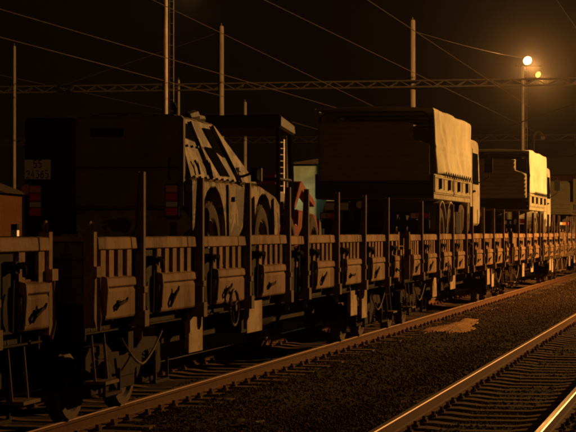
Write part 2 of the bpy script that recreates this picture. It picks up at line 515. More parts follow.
def latch_mesh():
    m = MB()
    m.box(-0.05, 0.05, -0.10, 0.0, 1.50, 1.60)
    m.tube([(0.0, -0.10, 1.56), (0.06, -0.13, 1.57), (0.11, -0.12, 1.53), (0.12, -0.11, 1.47)], [0.03, 0.028, 0.022, 0.016], 8)
    m.tube([(-0.01, -0.05, 1.02), (-0.01, -0.06, 1.5)], 0.016, 6)
    m.tube([(0.09, -0.06, 1.06), (0.10, -0.09, 1.12), (0.10, -0.09, 1.30), (0.085, -0.06, 1.36)], 0.011, 6)
    return m.mesh('latch', M['handle'], smooth=True)
LATCH = latch_mesh()

def stake_mesh():
    # I-section stake, web tapering to the top; near flange catches the light
    m = MB()
    zs = [(0.93, 0.105), (1.80, 0.105), (1.90, 0.062), (2.44, 0.034)]
    F = -0.085                      # the outer flange stands upright, the web narrows from the inside
    def slab(xa, ya0, ya1, za, yb0, yb1, zb):
        m.add([(-xa, ya0, za), (xa, ya0, za), (xa, ya1, za), (-xa, ya1, za), (-xa, yb0, zb), (xa, yb0, zb), (xa, yb1, zb), (-xa, yb1, zb)],
              [(0, 1, 5, 4), (1, 2, 6, 5), (2, 3, 7, 6), (3, 0, 4, 7), (4, 5, 6, 7), (0, 3, 2, 1)])
    for (za, da), (zb, db) in zip(zs[:-1], zs[1:]):
        slab(0.012, F, F + da, za, F, F + db, zb)
        slab(0.045, F + da, F + da + 0.016, za, F + db, F + db + 0.016, zb)
    slab(0.036, F - 0.014, F, 0.93, F - 0.014, F, 2.44)
    # stake pocket on the sole bar and its foot pin
    m.box(-0.075, 0.075, -0.125, 0.10, 0.90, 1.06)
    m.box(-0.06, 0.06, -0.115, 0.02, 1.24, 1.30)
    m.tube([(0.0, -0.05, 0.91), (0.0, -0.05, 0.80), (0.02, -0.04, 0.76)], [0.03, 0.026, 0.012], 8)
    return m.mesh('stake', M['stake'], bevel=0.0)
STAKE = stake_mesh()

SLAT = MB().box(-0.085, 0.085, -0.035, 0.0, 1.385, 1.70).mesh('slat', M['board'], bevel=0.008)
SLAT_N = MB().box(-0.055, 0.055, -0.035, 0.0, 1.385, 1.70).mesh('slat', M['board'], bevel=0.008)

def near_side(w):
    edges = [-HL] + STAKES + [HL]
    y = -HW
    for i in range(len(edges) - 1):
        a_, b_ = edges[i], edges[i + 1]
        first, last = i == 0, i == len(edges) - 2
        s0 = a_ + (0.10 if first else 0.06); s1 = b_ - (0.10 if last else 0.05)
        # top rail of the drop side = the panel; slats, hatch, handle hang from it
        m = MB()
        mid = s0 + (s1 - s0) * 0.8
        for (p, q) in ((s0, mid - 0.012), (mid + 0.012, s1)):
            m.prism([(0.0, 1.80), (-0.05, 1.79), (-0.058, 1.68), (0.0, 1.67)], p, q, 'x')
        # dark hinge column behind, inside edge bar
        m.box(s0, s1, 0.004, 0.03, 1.36, 1.44)
        panel = m.build('side_panel', M['board'], w, bevel=0.006, loc=(0, y, 0))
        st = s0 + (0.12 if first else 0.62)
        if not first:
            c = MB().box(s0 + 0.05, s0 + 0.56, -0.012, 0.02, 1.0, 1.665).box(s0 + 0.11, s0 + 0.16, -0.05, -0.013, 0.98, 1.66)
            c.build('hinge_column', M['frame'], panel, bevel=0.005)
            obj('latch', LATCH, panel, (s0 + 0.40, -0.008, 0))
        L = s1 - st - (0.05 if last else 0.20)
        if not last:
            MB().box(s1 - 0.17, s1 - 0.02, -0.012, 0.02, 1.0, 1.665).build('hinge_column', M['frame'], panel, bevel=0.005)
        if L > 0.30:
            pitch = 0.27
            n = max(1, int((L + 0.05) / pitch))
            for k in range(n):
                obj('slat', SLAT, panel, (st + 0.10 + k * (L - 0.2) / max(1, n - 1), 0, 0))
            h = obj('hatch', hatch_mesh(L - 0.06), panel, (st + 0.05, -0.002, 0))
            obj('handle', HANDLE, panel, (st + 0.05 + min(0.42, L * 0.4), -0.002, 1.16))
    for s in STAKES:
        obj('stake', STAKE, w, (s, y, 0))

def far_side(w):
    m = MB()
    m.box(-HL + .1, HL - .1, HW, HW + 0.05, 1.67, 1.79)
    m.box(-HL + .1, HL - .1, HW + 0.005, HW + 0.04, 1.02, 1.40)
    x = -HL + 0.25
    while x < HL - 0.2:
        m.box(x - .085, x + .085, HW + 0.001, HW + 0.036, 1.38, 1.69); x += 0.27
    m.build('side_wall', M['board'], w)
    for s in STAKES:
        o = obj('stake', STAKE, w, (s, HW + 0.055, 0)); o.rotation_euler = (0, 0, math.pi)

def wheel_mesh():
    m = MB()
    m.lathe([(-0.07, 0.10), (-0.075, 0.12), (-0.03, 0.20), (-0.03, 0.36), (-0.065, 0.385), (-0.065, 0.457), (0.045, 0.462), (0.05, 0.49), (0.075, 0.49), (0.078, 0.40), (0.03, 0.36), (0.03, 0.2), (0.07, 0.12)], (0, 0, 0), 'y', 28)
    return m.mesh('wheel', M['wheel'], smooth=True)
WHEEL = wheel_mesh()

def side_frame_mesh():
    m = MB()
    top = [(-1.35, 0.62), (-1.22, 0.70), (-0.65, 0.72), (-0.42, 0.62), (0.42, 0.62), (0.65, 0.72), (1.22, 0.70), (1.35, 0.62)]
    bot = [(1.35, 0.50), (1.20, 0.46), (0.66, 0.50), (0.50, 0.34), (0.30, 0.24), (-0.30, 0.24), (-0.50, 0.34), (-0.66, 0.50), (-1.20, 0.46), (-1.35, 0.50)]
    m.prism(top + bot, -0.06, 0.06, 'y')
    m.prism([(-0.30, 0.36), (0.30, 0.36), (0.38, 0.56), (-0.38, 0.56)], -0.075, -0.06, 'y')
    m.box(-0.10, 0.10, -0.12, 0.05, 0.60, 0.82)
    return m.mesh('side_frame', M['bogie'], bevel=0.012)
SIDEFRAME = side_frame_mesh()

def axle_box_mesh():
    m = MB()
    m.box(-0.17, 0.17, -0.10, 0.10, 0.32, 0.60)
    m.lathe([(-0.16, 0.09), (-0.155, 0.125), (-0.10, 0.13)], (0, 0, 0.46), 'y', 16)
    m.box(-0.30, 0.30, -0.07, 0.09, 0.26, 0.33)
    return m.mesh('axle_box', M['bogie'], bevel=0.012)
AXLEBOX = axle_box_mesh()

def spring_mesh():
    m = MB()
    pts = []
    for i in range(61):
        a_ = 2 * math.pi * i / 10
        pts.append((0.062 * math.cos(a_), 0.062 * math.sin(a_), 0.335 + 0.24 * i / 60))
    m.tube(pts, 0.016, 6)
    return m.mesh('spring', M['bogie'], smooth=True)
SPRING = spring_mesh()

def bogie(w, x):
    b = MB()
    b.box(-0.22, 0.22, -0.98, 0.98, 0.52, 0.80)
    b.box(-1.45, -1.32, -0.95, 0.95, 0.48, 0.62).box(1.32, 1.45, -0.95, 0.95, 0.48, 0.62)
    b.lathe([(0, 0.25), (0.14, 0.22)], (0, 0, 0.80), 'z', 16)
    for sx in (-0.9, 0.9):
        b.tube([(sx, -1.06, 0.46), (sx, 1.06, 0.46)], 0.085, 12)
    for sx in (-0.36, 0.36, -1.42, 1.42):     # brake beams and shoes
        b.box(sx - 0.04, sx + 0.04, -0.85, 0.85, 0.36, 0.44)
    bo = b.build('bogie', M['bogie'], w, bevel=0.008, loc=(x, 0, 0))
    for sx in (-0.9, 0.9):
        for sy in (-1, 1):
            o = obj('wheel', WHEEL, bo, (sx, sy * 0.75, 0.462))
            if sy > 0: o.rotation_euler = (0, 0, math.pi)
            o = obj('axle_box', AXLEBOX, bo, (sx, sy * 1.03, 0))
            if sy > 0: o.rotation_euler = (0, 0, math.pi)
            for k in (-0.235, 0.235):
                obj('spring', SPRING, bo, (sx + k, sy * 1.03 - 0.0, 0))
    for sy in (-1, 1):
        o = obj('side_frame', SIDEFRAME, bo, (0, sy * 1.03, 0.02))
        if sy > 0: o.rotation_euler = (0, 0, math.pi)
    # step bars hung below the axle boxes
    for sx in (-0.9, 0.9):
        MB().box(sx - 0.28, sx + 0.28, -1.24, -1.17, 0.25, 0.285).box(sx - 0.26, sx - 0.23, -1.235, -1.205, 0.28, 0.5).box(sx + 0.23, sx + 0.26, -1.235, -1.205, 0.28, 0.5).build('step', M['bogie'], bo, bevel=0.004)

def wheel_ring(r, t, n=40):
    m = MB()
    pts = [(r * math.cos(2 * math.pi * i / n), 0, r * math.sin(2 * math.pi * i / n)) for i in range(n + 1)]
    m.tube(pts, t, 8, caps=False)
    for k in range(3):
        a_ = 2 * math.pi * k / 3 + 0.4
        m.tube([(0, 0.02, 0), (r * math.cos(a_), 0, r * math.sin(a_))], t * 0.7, 6)
    m.lathe([(-0.03, 0.04), (0.12, 0.04)], (0, 0, 0), 'y', 12)
    return m.mesh('brake_wheel', M['wheel'], smooth=True)

def make_wagon():
    w = thing('stake_wagon', '', '', (0, 0, 0), group='stake wagons of the freight train')
    d = MB().box(-HL, HL, -HW + 0.03, HW - 0.03, 1.17, DECK)
    d.build('deck', M['deck'], w)
    f = MB()
    for sy in (-1, 1):
        y = sy * 1.16
        f.box(-HL, HL, y - 0.05, y + 0.05, 0.90, 1.165)
        f.box(-HL, HL, y - (0.10 if sy < 0 else 0.0), y + (0.10 if sy > 0 else 0.0), 0.885, 0.899)
    f.box(-HL, HL, -0.18, 0.18, 0.82, 1.16)
    for x in np.linspace(-HL + 1.0, HL - 1.0, 11):
        f.box(x - 0.05, x + 0.05, -1.10, 1.10, 0.95, 1.16)
    # fish-belly truss rods below the sole bar
    f.box(-4.6, 4.6, -0.7, -0.62, 0.55, 0.94).box(-4.6, 4.6, 0.62, 0.70, 0.55, 0.94)
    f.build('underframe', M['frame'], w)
    br = MB()      # brake gear
    br.lathe([(-0.4, 0.16), (-0.38, 0.2), (0.38, 0.2), (0.4, 0.16)], (1.0, -0.55, 0.68), 'x', 16)
    br.box(-1.4, -0.9, -0.9, -0.5, 0.52, 0.86)
    br.tube([(-6.4, -0.35, 0.55), (6.4, -0.35, 0.55)], 0.022, 6)
    br.build('brake_gear', M['frame'], w, smooth=True)
    for ex in (-1, 1):
        x0, x1 = sorted((ex * (HL - 0.02), ex * (HL - 0.07)))
        e = MB()
        for yy in (-0.55, 0.0, 0.55):
            e.box(min(x0, x1) - (0.06 if ex < 0 else 0), max(x0, x1) + (0.06 if ex > 0 else 0), yy - 0.05, yy + 0.05, 1.0, 1.70)
        end = e.build('end_wall', M['stake'], w, bevel=0.006)
        for k in range(3):
            MB().box(x0, x1, -HW + 0.07, HW - 0.07, 1.25 + k * 0.165, 1.25 + k * 0.165 + 0.155).build('plank', M['deck'], end, bevel=0.008)
        MB().box(x0 - .005, x1 + .005, -HW + 0.04, HW - 0.04, 1.75, 1.80).build('end_rail', M['board'], end, bevel=0.006)
        hb = MB().box(x0, x1, -1.25, 1.25, 0.82, 1.16)
        hb.build('headstock', M['frame'], w, bevel=0.01)
        for sy in (-1, 1):
            # corner post with the ring at its head
            cx = ex * (HL - 0.03)
            cp = MB().box(cx - 0.045, cx + 0.045, sy * HW - 0.05, sy * HW + 0.05, 0.95, 1.84)
            rp = [(cx + 0.055 * math.cos(t_), sy * HW, 1.87 + 0.06 * math.sin(t_)) for t_ in np.linspace(-0.4, math.pi + 0.4, 10)]
            cp.tube(rp, 0.014, 6)
            yy = sy * (HW + 0.06)
            cp.box(cx - 0.08, cx + 0.08, yy - 0.03, yy + 0.03, 1.42, 1.52)
            cp.tube([(cx - ex * 0.02, sy * (HW + 0.08), 1.42), (cx - ex * 0.02, sy * (HW + 0.09), 1.05), (cx - ex * 0.05, sy * (HW + 0.07), 0.92)], 0.016, 6)
            cp.build('corner_post', M['board'], w, bevel=0.0)
            bu = MB()
            bu.lathe([(0, 0.14), (0.02, 0.13), (0.03, 0.095), (0.36, 0.095), (0.37, 0.07), (0.56, 0.07)] if ex > 0 else [(0, 0.14), (-0.02, 0.13), (-0.03, 0.095), (-0.36, 0.095), (-0.37, 0.07), (-0.56, 0.07)], (ex * (HL - 0.02), sy * 0.875, 1.06), 'x', 16)
            bu.lathe([(ex * 0.56, 0.10), (ex * 0.575, 0.225), (ex * 0.60, 0.225), (ex * 0.615, 0.12)], (ex * (HL - 0.02), sy * 0.875, 1.06), 'x', 24)
            bu.build('buffer', M['bogie'], w, smooth=True)
        hz = MB()
        hz.tube([(ex * HL, 0.3, 0.95), (ex * (HL + 0.25), 0.32, 0.75), (ex * (HL + 0.5), 0.2, 0.5), (ex * (HL + 0.6), 0.05, 0.62)], 0.025, 8)
        hz.tube([(ex * HL, 0.0, 1.05), (ex * (HL + 0.35), 0.0, 1.03), (ex * (HL + 0.55), 0.0, 0.93)], 0.035, 8)
        hz.build('coupling', M['hose'], w, smooth=True)
        # end step hung from the corner, V-shaped hand rail
        sx = ex * (HL - 0.55)
        stp = MB()
        stp.box(sx - 0.22, sx + 0.22, -1.36, -1.14, 0.40, 0.43)
        stp.tube([(sx - 0.2, -1.2, 0.95), (sx - 0.2, -1.25, 0.42)], 0.014, 6)
        stp.tube([(sx + 0.2, -1.2, 0.95), (sx + 0.2, -1.25, 0.42)], 0.014, 6)
        stp.build('step', M['stake'], w)
    # slack hose hanging under the frame near the bogie
    for ex in (-1, 1):
        pts = []
        for i in range(13):
            t_ = i / 12
            pts.append((ex * 7.43 - 0.75 + 1.5 * t_, -1.27, 0.80 - 0.30 * (1 - abs(2 * t_ - 1) ** 1.5)))
        MB().tube(pts, 0.013, 6).build('hose', M['stake'], w, smooth=True)
    near_side(w)
    far_side(w)
    for x in (-7.43, 7.43):
        bogie(w, x)
    obj('brake_wheel', wheel_ring(0.21, 0.018), w, (-4.0, -1.42, 0.95))
    for (x, wd, z0, z1) in ((-5.25, 0.62, 0.50, 0.90), (-2.25, 0.86, 0.58, 0.97), (5.0, 0.6, 0.5, 0.9), (6.0, 0.5, 0.42, 0.9)):
        p = MB().box(x - wd / 2, x + wd / 2, -1.275, -1.262, z0, z1)
        p.box(x - wd / 2 + .05, x - wd / 2 + .09, -1.261, -1.215, z0 + .05, 0.95).box(x + wd / 2 - .09, x + wd / 2 - .05, -1.261, -1.215, z0 + .05, 0.95)
        p.build('data_panel', M['plate'], w, bevel=0.003)
    return w

wag = make_wagon()
WAG_LABELS = [
    'nearest dark stake wagon, cut off by the left edge of the picture',
    'long stake wagon carrying the armoured car and the red loader',
    'stake wagon carrying the nearer canvas covered cargo truck',
    'stake wagon carrying the farther canvas covered cargo truck',
    'stake wagon behind the farther canvas truck, carrying a dark open truck',
    'farthest stake wagon, last seen at the right edge']
WAG_X = [7.7 + 19.9 * k for k in range(6)]
for k in range(6):
    o = wag if k == 0 else copy_tree(wag)
    o.location = (WAG_X[k], TRACK_TRAIN, 0)
    tag(o, WAG_LABELS[k], 'freight wagon')
    for c in o.children:                       # wear: stakes lean a little, levers rest at different angles
        if c.name.startswith('stake'):
            c.rotation_euler.x = random.uniform(-0.004, 0.004); c.rotation_euler.y = random.uniform(-0.012, 0.012)
        if c.name.startswith('side_panel'):
            c.location.z = random.uniform(-0.012, 0.006); c.location.y = -HW + random.uniform(-0.006, 0.004)
            for g in c.children:
                if g.name.startswith('handle'): g.rotation_euler.y = random.uniform(-0.35, 0.45); g.scale = (0.72, 0.8, 0.72)
                if g.name.startswith('slat'): g.location.x += random.uniform(-.012, .012); g.rotation_euler.y = random.uniform(-.008, .008)

# ------------------------------------------------------------------ wheels for road vehicles
def road_wheel(parent, x, y, r, wd, steer=1):
    """wheel whose outer face looks to -Y when steer = 1"""
    t = MB()
    prof = []
    t.lathe([(-wd * 0.1, r * 0.5), (-wd * 0.46, r * 0.575), (-wd / 2, r * 0.62), (-wd / 2, r * 0.80), (-wd * 0.46, r * 0.93), (-wd * 0.36, r), (wd * 0.36, r), (wd * 0.46, r * 0.93), (wd / 2, r * 0.80), (wd / 2, r * 0.62), (wd * 0.46, r * 0.575), (wd * 0.1, r * 0.5)], (0, 0, 0), 'y', 28)
    for k in range(22):
        a_ = 2 * math.pi * k / 22
        for sd in (-1, 1):
            aa = a_ + (0.07 if sd > 0 else -0.07)
            c = Vector((math.cos(aa) * (r + 0.004), sd * wd * 0.2, math.sin(aa) * (r + 0.004)))
            rot = Matrix.Rotation(-aa, 3, 'Y')
            b0 = MB().box(-0.008, 0.008, -wd * 0.18, wd * 0.18, -0.04, 0.04)
            t.add([tuple(rot @ Vector(v) + c) for v in b0.v], b0.f)
    o = t.build('wheel', M['tyre'], parent, loc=(x, y, r))
    rm = MB().lathe([(-wd * 0.30, 0.05), (-wd * 0.36, r * 0.18), (-wd * 0.18, r * 0.22), (-wd * 0.16, r * 0.46), (-wd * 0.42, r * 0.54), (-wd * 0.42, r * 0.585), (0.0, r * 0.585)], (0, 0, 0), 'y', 20)
    for k in range(8):
        a_ = 2 * math.pi * k / 8
        rm.lathe([(-wd * 0.24, 0.016), (-wd * 0.16, 0.016)], (r * 0.34 * math.cos(a_), 0, r * 0.34 * math.sin(a_)), 'y', 6)
    rm.build('rim', M['rim'], o, smooth=True)
    if steer < 0: o.rotation_euler = (0, 0, math.pi)
    return o

# ------------------------------------------------------------------ canvas covered cargo truck
def text_mesh(name, body, size, material):
    cu = bpy.data.curves.new(name, 'FONT')
    cu.body = body; cu.size = size; cu.align_x = 'CENTER'; cu.align_y = 'CENTER'; cu.extrude = 0.002
    tmp = bpy.data.objects.new(name, cu); C.objects.link(tmp)
    dg = bpy.context.evaluated_depsgraph_get()
    me = bpy.data.meshes.new_from_object(tmp.evaluated_get(dg))
    bpy.data.objects.remove(tmp)
    me.materials.clear(); me.materials.append(material)
    return me

def cargo_truck(X, label, canopy=True, seed=1):
    rs = random.Random(seed)
    cabp = M['cab'] if canopy else M['olive']; bedp = M['bed'] if canopy else M['olive']
    t = thing('cargo_truck', label, 'truck', (X, TRACK_TRAIN, DECK), group='military trucks on the wagons')
    W = 1.25
    ch = MB()
    ch.box(0.1, 8.4, -0.45, -0.33, 0.72, 1.0).box(0.1, 8.4, 0.33, 0.45, 0.72, 1.0)
    for x in (0.15, 2.0, 4.2, 6.2, 8.2): ch.box(x - .06, x + .06, -0.45, 0.45, 0.78, 0.95)
    for x in (1.35, 2.8, 6.75): ch.tube([(x, -1.0, 0.56), (x, 1.0, 0.56)], 0.11, 10)
    ch.box(0.0, 0.10, -1.15, 1.15, 0.66, 0.84)     # rear under-run bar
    ch.box(3.9, 5.3, -1.15, -0.55, 0.55, 1.05)     # fuel tank
    ch.build('chassis', M['black'], t, bevel=0.01)
    for x in (1.35, 2.8, 6.75):
        for sy in (-1, 1): road_wheel(t, x, sy * 1.03, 0.57, 0.40, 1 if sy < 0 else -1)
    for x in (1.35, 2.8):
        for sy in (-1, 1):
            m = MB(); n = 14; vs = []; fs = []
            for i in range(n + 1):
                a_ = math.pi * (0.06 + 0.88 * i / n)
                for (rr, yy) in ((0.66, -0.22), (0.66, 0.22), (0.69, 0.22), (0.69, -0.22)):
                    vs.append((x + rr * math.cos(a_), sy * 1.03 + yy, 0.57 + rr * math.sin(a_)))
            for i in range(n):
                for k in range(4): fs.append((i * 4 + k, i * 4 + (k + 1) % 4, (i + 1) * 4 + (k + 1) % 4, (i + 1) * 4 + k))
            fs += [(0, 1, 2, 3), tuple(range(n * 4, n * 4 + 4))]
            m.add(vs, fs); m.build('mudguard', bedp, t)
    # spare tyre hung at the side behind the cab, fuel can rack
    sp = MB().lathe([(-0.2, 0.3), (-0.2, 0.46), (-0.15, 0.55), (0.15, 0.55), (0.2, 0.46), (0.2, 0.3)], (5.75, -0.95, 0.72), 'y', 24)
    sp.build('spare_wheel', M['tyre'], t, smooth=True)
    # bed floor and dropside boards with ribs and latches
    bf = MB().box(0.0, 6.35, -W, W, 1.28, 1.38)
    bf.build('bed_floor', bedp, t, bevel=0.01)
    for sy in (-1, 1):
        for (a_, b_) in ((0.03, 3.12), (3.2, 6.32)):
            y0, y1 = sorted((sy * W, sy * (W - 0.045)))
            b = MB().box(a_, b_, y0, y1, 1.39, 1.80)
            yo = sy * (W + 0.018)
            ya, yb = sorted((sy * W + sy * .001, yo))
            for z in (1.42, 1.72): b.box(a_ + .02, b_ - .02, ya, yb, z, z + 0.06)
            for x in np.linspace(a_ + 0.06, b_ - 0.06, 5): b.box(x - .03, x + .03, ya, yb + 0.0, 1.485, 1.715)
            sb = b.build('side_board', bedp, t, bevel=0.005)
            for x in (a_ + 0.8, b_ - 0.8):
                MB().box(x - .05, x + .05, min(sy * (W + .02), sy * (W + .06)), max(sy * (W + .02), sy * (W + .06)), 1.50, 1.72).build('latch', M['black'], sb)
    tg = MB().box(-0.05, -0.005, -W, W, 1.30, 1.80)
    for z in (1.40, 1.56, 1.72): tg.box(-0.065, -0.051, -W + .05, W - .05, z - .025, z + .025)
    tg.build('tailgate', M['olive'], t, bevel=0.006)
    if canopy:
        # side sheet: loose canvas, pulled in at its lower rear corner
        nu, nv = 60, 26
        ph = [rs.uniform(0, 6.28) for _ in range(8)]
        def side(sy):
            m = MB(); vs = []; fs = []
            for i in range(nu + 1):
                for j in range(nv + 1):
                    u, v = i / nu, j / nv
                    lean = 1.25 * (1 - v) ** 1.1
                    x = -0.12 + lean + (6.5 - lean) * u
                    top = 3.16 + 0.012 * math.cos(u * 14 + ph[0])
                    low = 1.83 + 0.010 * math.sin(u * 22 + ph[1])
                    z = low + (top - low) * v
                    pull = 0.0
                    if u < 0.10: pull = 0.10 * (1 - v) * (1 - u / 0.10)
                    wr = 0.008 * math.sin(u * 34 + v * 7 + ph[2]) * (1 - v) + 0.006 * math.sin(u * 21 - v * 9 + ph[3]) + 0.022 * math.exp(-((u - 0.25 + v * 0.15) / 0.03) ** 2) + 0.018 * math.exp(-((u - 0.38 + v * 0.2) / 0.022) ** 2) + 0.016 * math.exp(-((u - 0.62 + v * 0.12) / 0.03) ** 2)
                    wr += 0.014 * math.exp(-((v - 0.42) / 0.018) ** 2)
                    sag = 0.035 * math.sin(math.pi * v) * abs(math.sin(u * 4 * math.pi))
                    y = W + 0.035 - pull - 0.02 + wr - sag
                    if v > 0.96: y -= (v - 0.96) * 0.6
                    vs.append((x, sy * y, z))
            for i in range(nu):
                for j in range(nv):
                    q = i * (nv + 1) + j
                    fs.append((q, q + nv + 1, q + nv + 2, q + 1))
            m.add(vs, fs)
            o = m.build('canopy_side', M['canvas'], t, smooth=True)
            sm = o.modifiers.new('thickness', 'SOLIDIFY'); sm.thickness = 0.012
            return o
        side(-1); side(1)
        r = MB(); vs = []; fs = []
        nx_, ny_ = 30, 10
        for i in range(nx_ + 1):
            for j in range(ny_ + 1):
                u, v = i / nx_, j / ny_
                vs.append((-0.12 + 6.5 * u, (-1 + 2 * v) * (W - 0.012), 3.145 + 0.05 * math.sin(math.pi * v) + 0.012 * math.cos(u * 14 + ph[0]) - 0.02 * abs(math.sin(u * 4 * math.pi)) * math.sin(math.pi * v)))
        for i in range(nx_):
            for j in range(ny_):
                q = i * (ny_ + 1) + j
                fs.append((q, q + ny_ + 1, q + ny_ + 2, q + 1))
        r.add(vs, fs)
        o = r.build('canopy_roof', M['canvas'], t, smooth=True)
        o.modifiers.new('thickness', 'SOLIDIFY').thickness = 0.012
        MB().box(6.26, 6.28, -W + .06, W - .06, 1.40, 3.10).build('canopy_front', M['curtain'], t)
        for sy in (-1, 1):
            zz_ = [(1.45 + k * 0.20, sy * (W + 0.045), 1.88 if k % 2 else 1.76) for k in range(25)]
            MB().tube(zz_, 0.010, 5).build('lashing_rope', M['black'], t)
        # hoops inside
        for x in (0.05, 1.6, 3.2, 4.8, 6.2):
            MB().tube([(x, -W + .09, 1.4), (x, -W + .09, 3.0), (x, -W + .25, 3.09), (x, W - .25, 3.09), (x, W - .09, 3.0), (x, W - .09, 1.4)], 0.022, 6).build('hoop', M['black'], t)
        # rear curtain, drawn low on pleats, open at the top and near corner
        cvs = []; cfs = []
        n1, n2 = 24, 40
        for i in range(n1 + 1):
            for j in range(n2 + 1):
                u, v = i / n1, j / n2
                y = -W + 0.42 + (2 * W - 0.50) * u if v > 0.72 else -W + 0.08 + (2 * W - 0.16) * u
                if 0.62 < v <= 0.72: y = (-W + 0.08 + 0.34 * (v - 0.62) / 0.1) + (2 * W - 0.16 - 0.34 * (v - 0.62) / 0.1) * u
                z = 1.66 + (2.86 - 1.66) * v + 0.03 * math.sin(u * 3.1) * v
                x = -0.10 + 0.006 * math.sin(v * 62) + 0.012 * math.sin(u * 9 + v * 5)
                cvs.append((x, y, z))
        for i in range(n1):
            for j in range(n2):
                q = i * (n2 + 1) + j
                cfs.append((q, q + n2 + 1, q + n2 + 2, q + 1))
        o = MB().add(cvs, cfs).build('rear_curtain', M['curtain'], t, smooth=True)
        o.modifiers.new('thickness', 'SOLIDIFY').thickness = 0.01
    # cab-over cab
    prof = [(6.55, 0.75), (8.45, 0.75), (8.62, 1.0), (8.60, 1.75), (8.30, 2.72), (8.10, 2.82), (6.70, 2.82), (6.55, 2.70)]
    cabm = MB().prism(prof, -1.23, 1.23, 'y')
    cab = cabm.build('cab', cabp, t, bevel=0.05)
    for sy in (-1, 1):
        yy = sorted((sy * 1.231, sy * 1.242))
        MB().prism([(7.05, 1.75), (8.25, 1.75), (8.05, 2.5), (7.05, 2.5)], yy[0], yy[1], 'y').build('window', M['glass'], cab)
        MB().box(6.98, 7.0, min(yy), max(yy) - (0.002 if sy > 0 else 0), 0.95, 2.6).build('door_seam', M['black'], cab)
        MB().box(7.1, 7.3, sy * 1.243 if sy > 0 else -1.28, 1.28 if sy > 0 else -1.243, 1.55, 1.60).build('door_handle', M['black'], cab)
        mr = MB().tube([(8.3, sy * 1.2, 2.55), (8.35, sy * 1.48, 2.5), (8.35, sy * 1.48, 1.95), (8.4, sy * 1.22, 1.8)], 0.016, 6)
        mr.box(8.29, 8.37, sy * 1.48 - 0.1, sy * 1.48 + 0.1, 2.05, 2.42)
        mr.build('mirror', M['black'], cab)
    MB().prism([(-1.1, 1.8), (1.1, 1.8), (1.05, 2.6), (-1.05, 2.6)], 8.59, 8.6, 'x').build('windscreen', M['glass'], cab).location.x = 0.02
    # exhaust / air intake tower behind the cab
    MB().box(6.40, 6.53, -1.2, -0.85, 1.0, 2.9).build('air_intake', cabp, t, bevel=0.02)
    # tail lamps, marker and plate
    for sy in (-1, 1):
        c = sy * 0.95
        l = MB().box(-0.03, -0.001, c - 0.20, c + 0.20, 0.86, 1.0).build('tail_lamp', M['black'], t)
        MB().box(-0.045, -0.031, c - 0.18, c - 0.06, 0.875, 0.985).build('red_lens', M['red_lens'], l)
        MB().box(-0.045, -0.031, c - 0.05, c + 0.06, 0.875, 0.985).build('amber_lens', M['amber_lens'], l)
        MB().box(-0.045, -0.031, c + 0.07, c + 0.18, 0.875, 0.985).build('clear_lens', M['clear_lens'], l)
    MB().box(-0.02, -0.001, 0.55, 1.05, 1.05, 1.20).build('number_plate', M['white'], t)
    MB().lathe([(-0.05, 0.0), (-0.045, 0.07), (-0.03, 0.08), (0.0, 0.07)], (-0.03, 0.30, 1.16), 'x', 16).build('work_lamp', M['clear_lens'], t, smooth=True)
    return t

def along(px, d):
    """X on the line of lateral distance d that shows at photo column px"""
    k = (px - 288) / FPX
    ct, st_ = math.cos(THETA), math.sin(THETA)
    # k = (X st - d ct)/(X ct + d st)
    return d * (ct + k * st_) / (st_ - k * ct)

Xc = along(434, TRACK_TRAIN - 1.25)
Xd = along(529.5, TRACK_TRAIN - 1.25)
cargo_truck(Xc, 'nearer cargo truck with bright pale canvas cover and dark open rear', True, 1)
cargo_truck(Xd, 'farther cargo truck with pale canvas cover, under the lit lamp mast', True, 5)
cargo_truck(Xd + 19.2, 'dark open cargo truck beyond the two canvas trucks, at the right edge', False, 9)

# ------------------------------------------------------------------ armoured car
DIGITS = {
    '5': [[(0.95, 2), (0.05, 2), (0.02, 1.12), (0.55, 1.28), (0.9, 1.08), (1, 0.65), (0.88, 0.2), (0.5, 0), (0.05, 0.15)]],
    '2': [[(0.03, 1.6), (0.2, 1.92), (0.55, 2), (0.9, 1.85), (0.97, 1.5), (0.7, 1.0), (0.03, 0.02), (1, 0.02)]],
    '4': [[(0.72, 0), (0.72, 2), (0.0, 0.6), (1.0, 0.6)]],
    '3': [[(0.03, 1.98), (0.92, 1.98), (0.45, 1.2), (0.85, 1.05), (1, 0.65), (0.88, 0.2), (0.5, 0), (0.03, 0.15)]],
    '6': [[(0.85, 1.95), (0.4, 1.6), (0.08, 0.95), (0.05, 0.45), (0.28, 0.04), (0.7, 0.02), (0.97, 0.35), (0.95, 0.8), (0.65, 1.1), (0.25, 1.02), (0.06, 0.65)]],
}
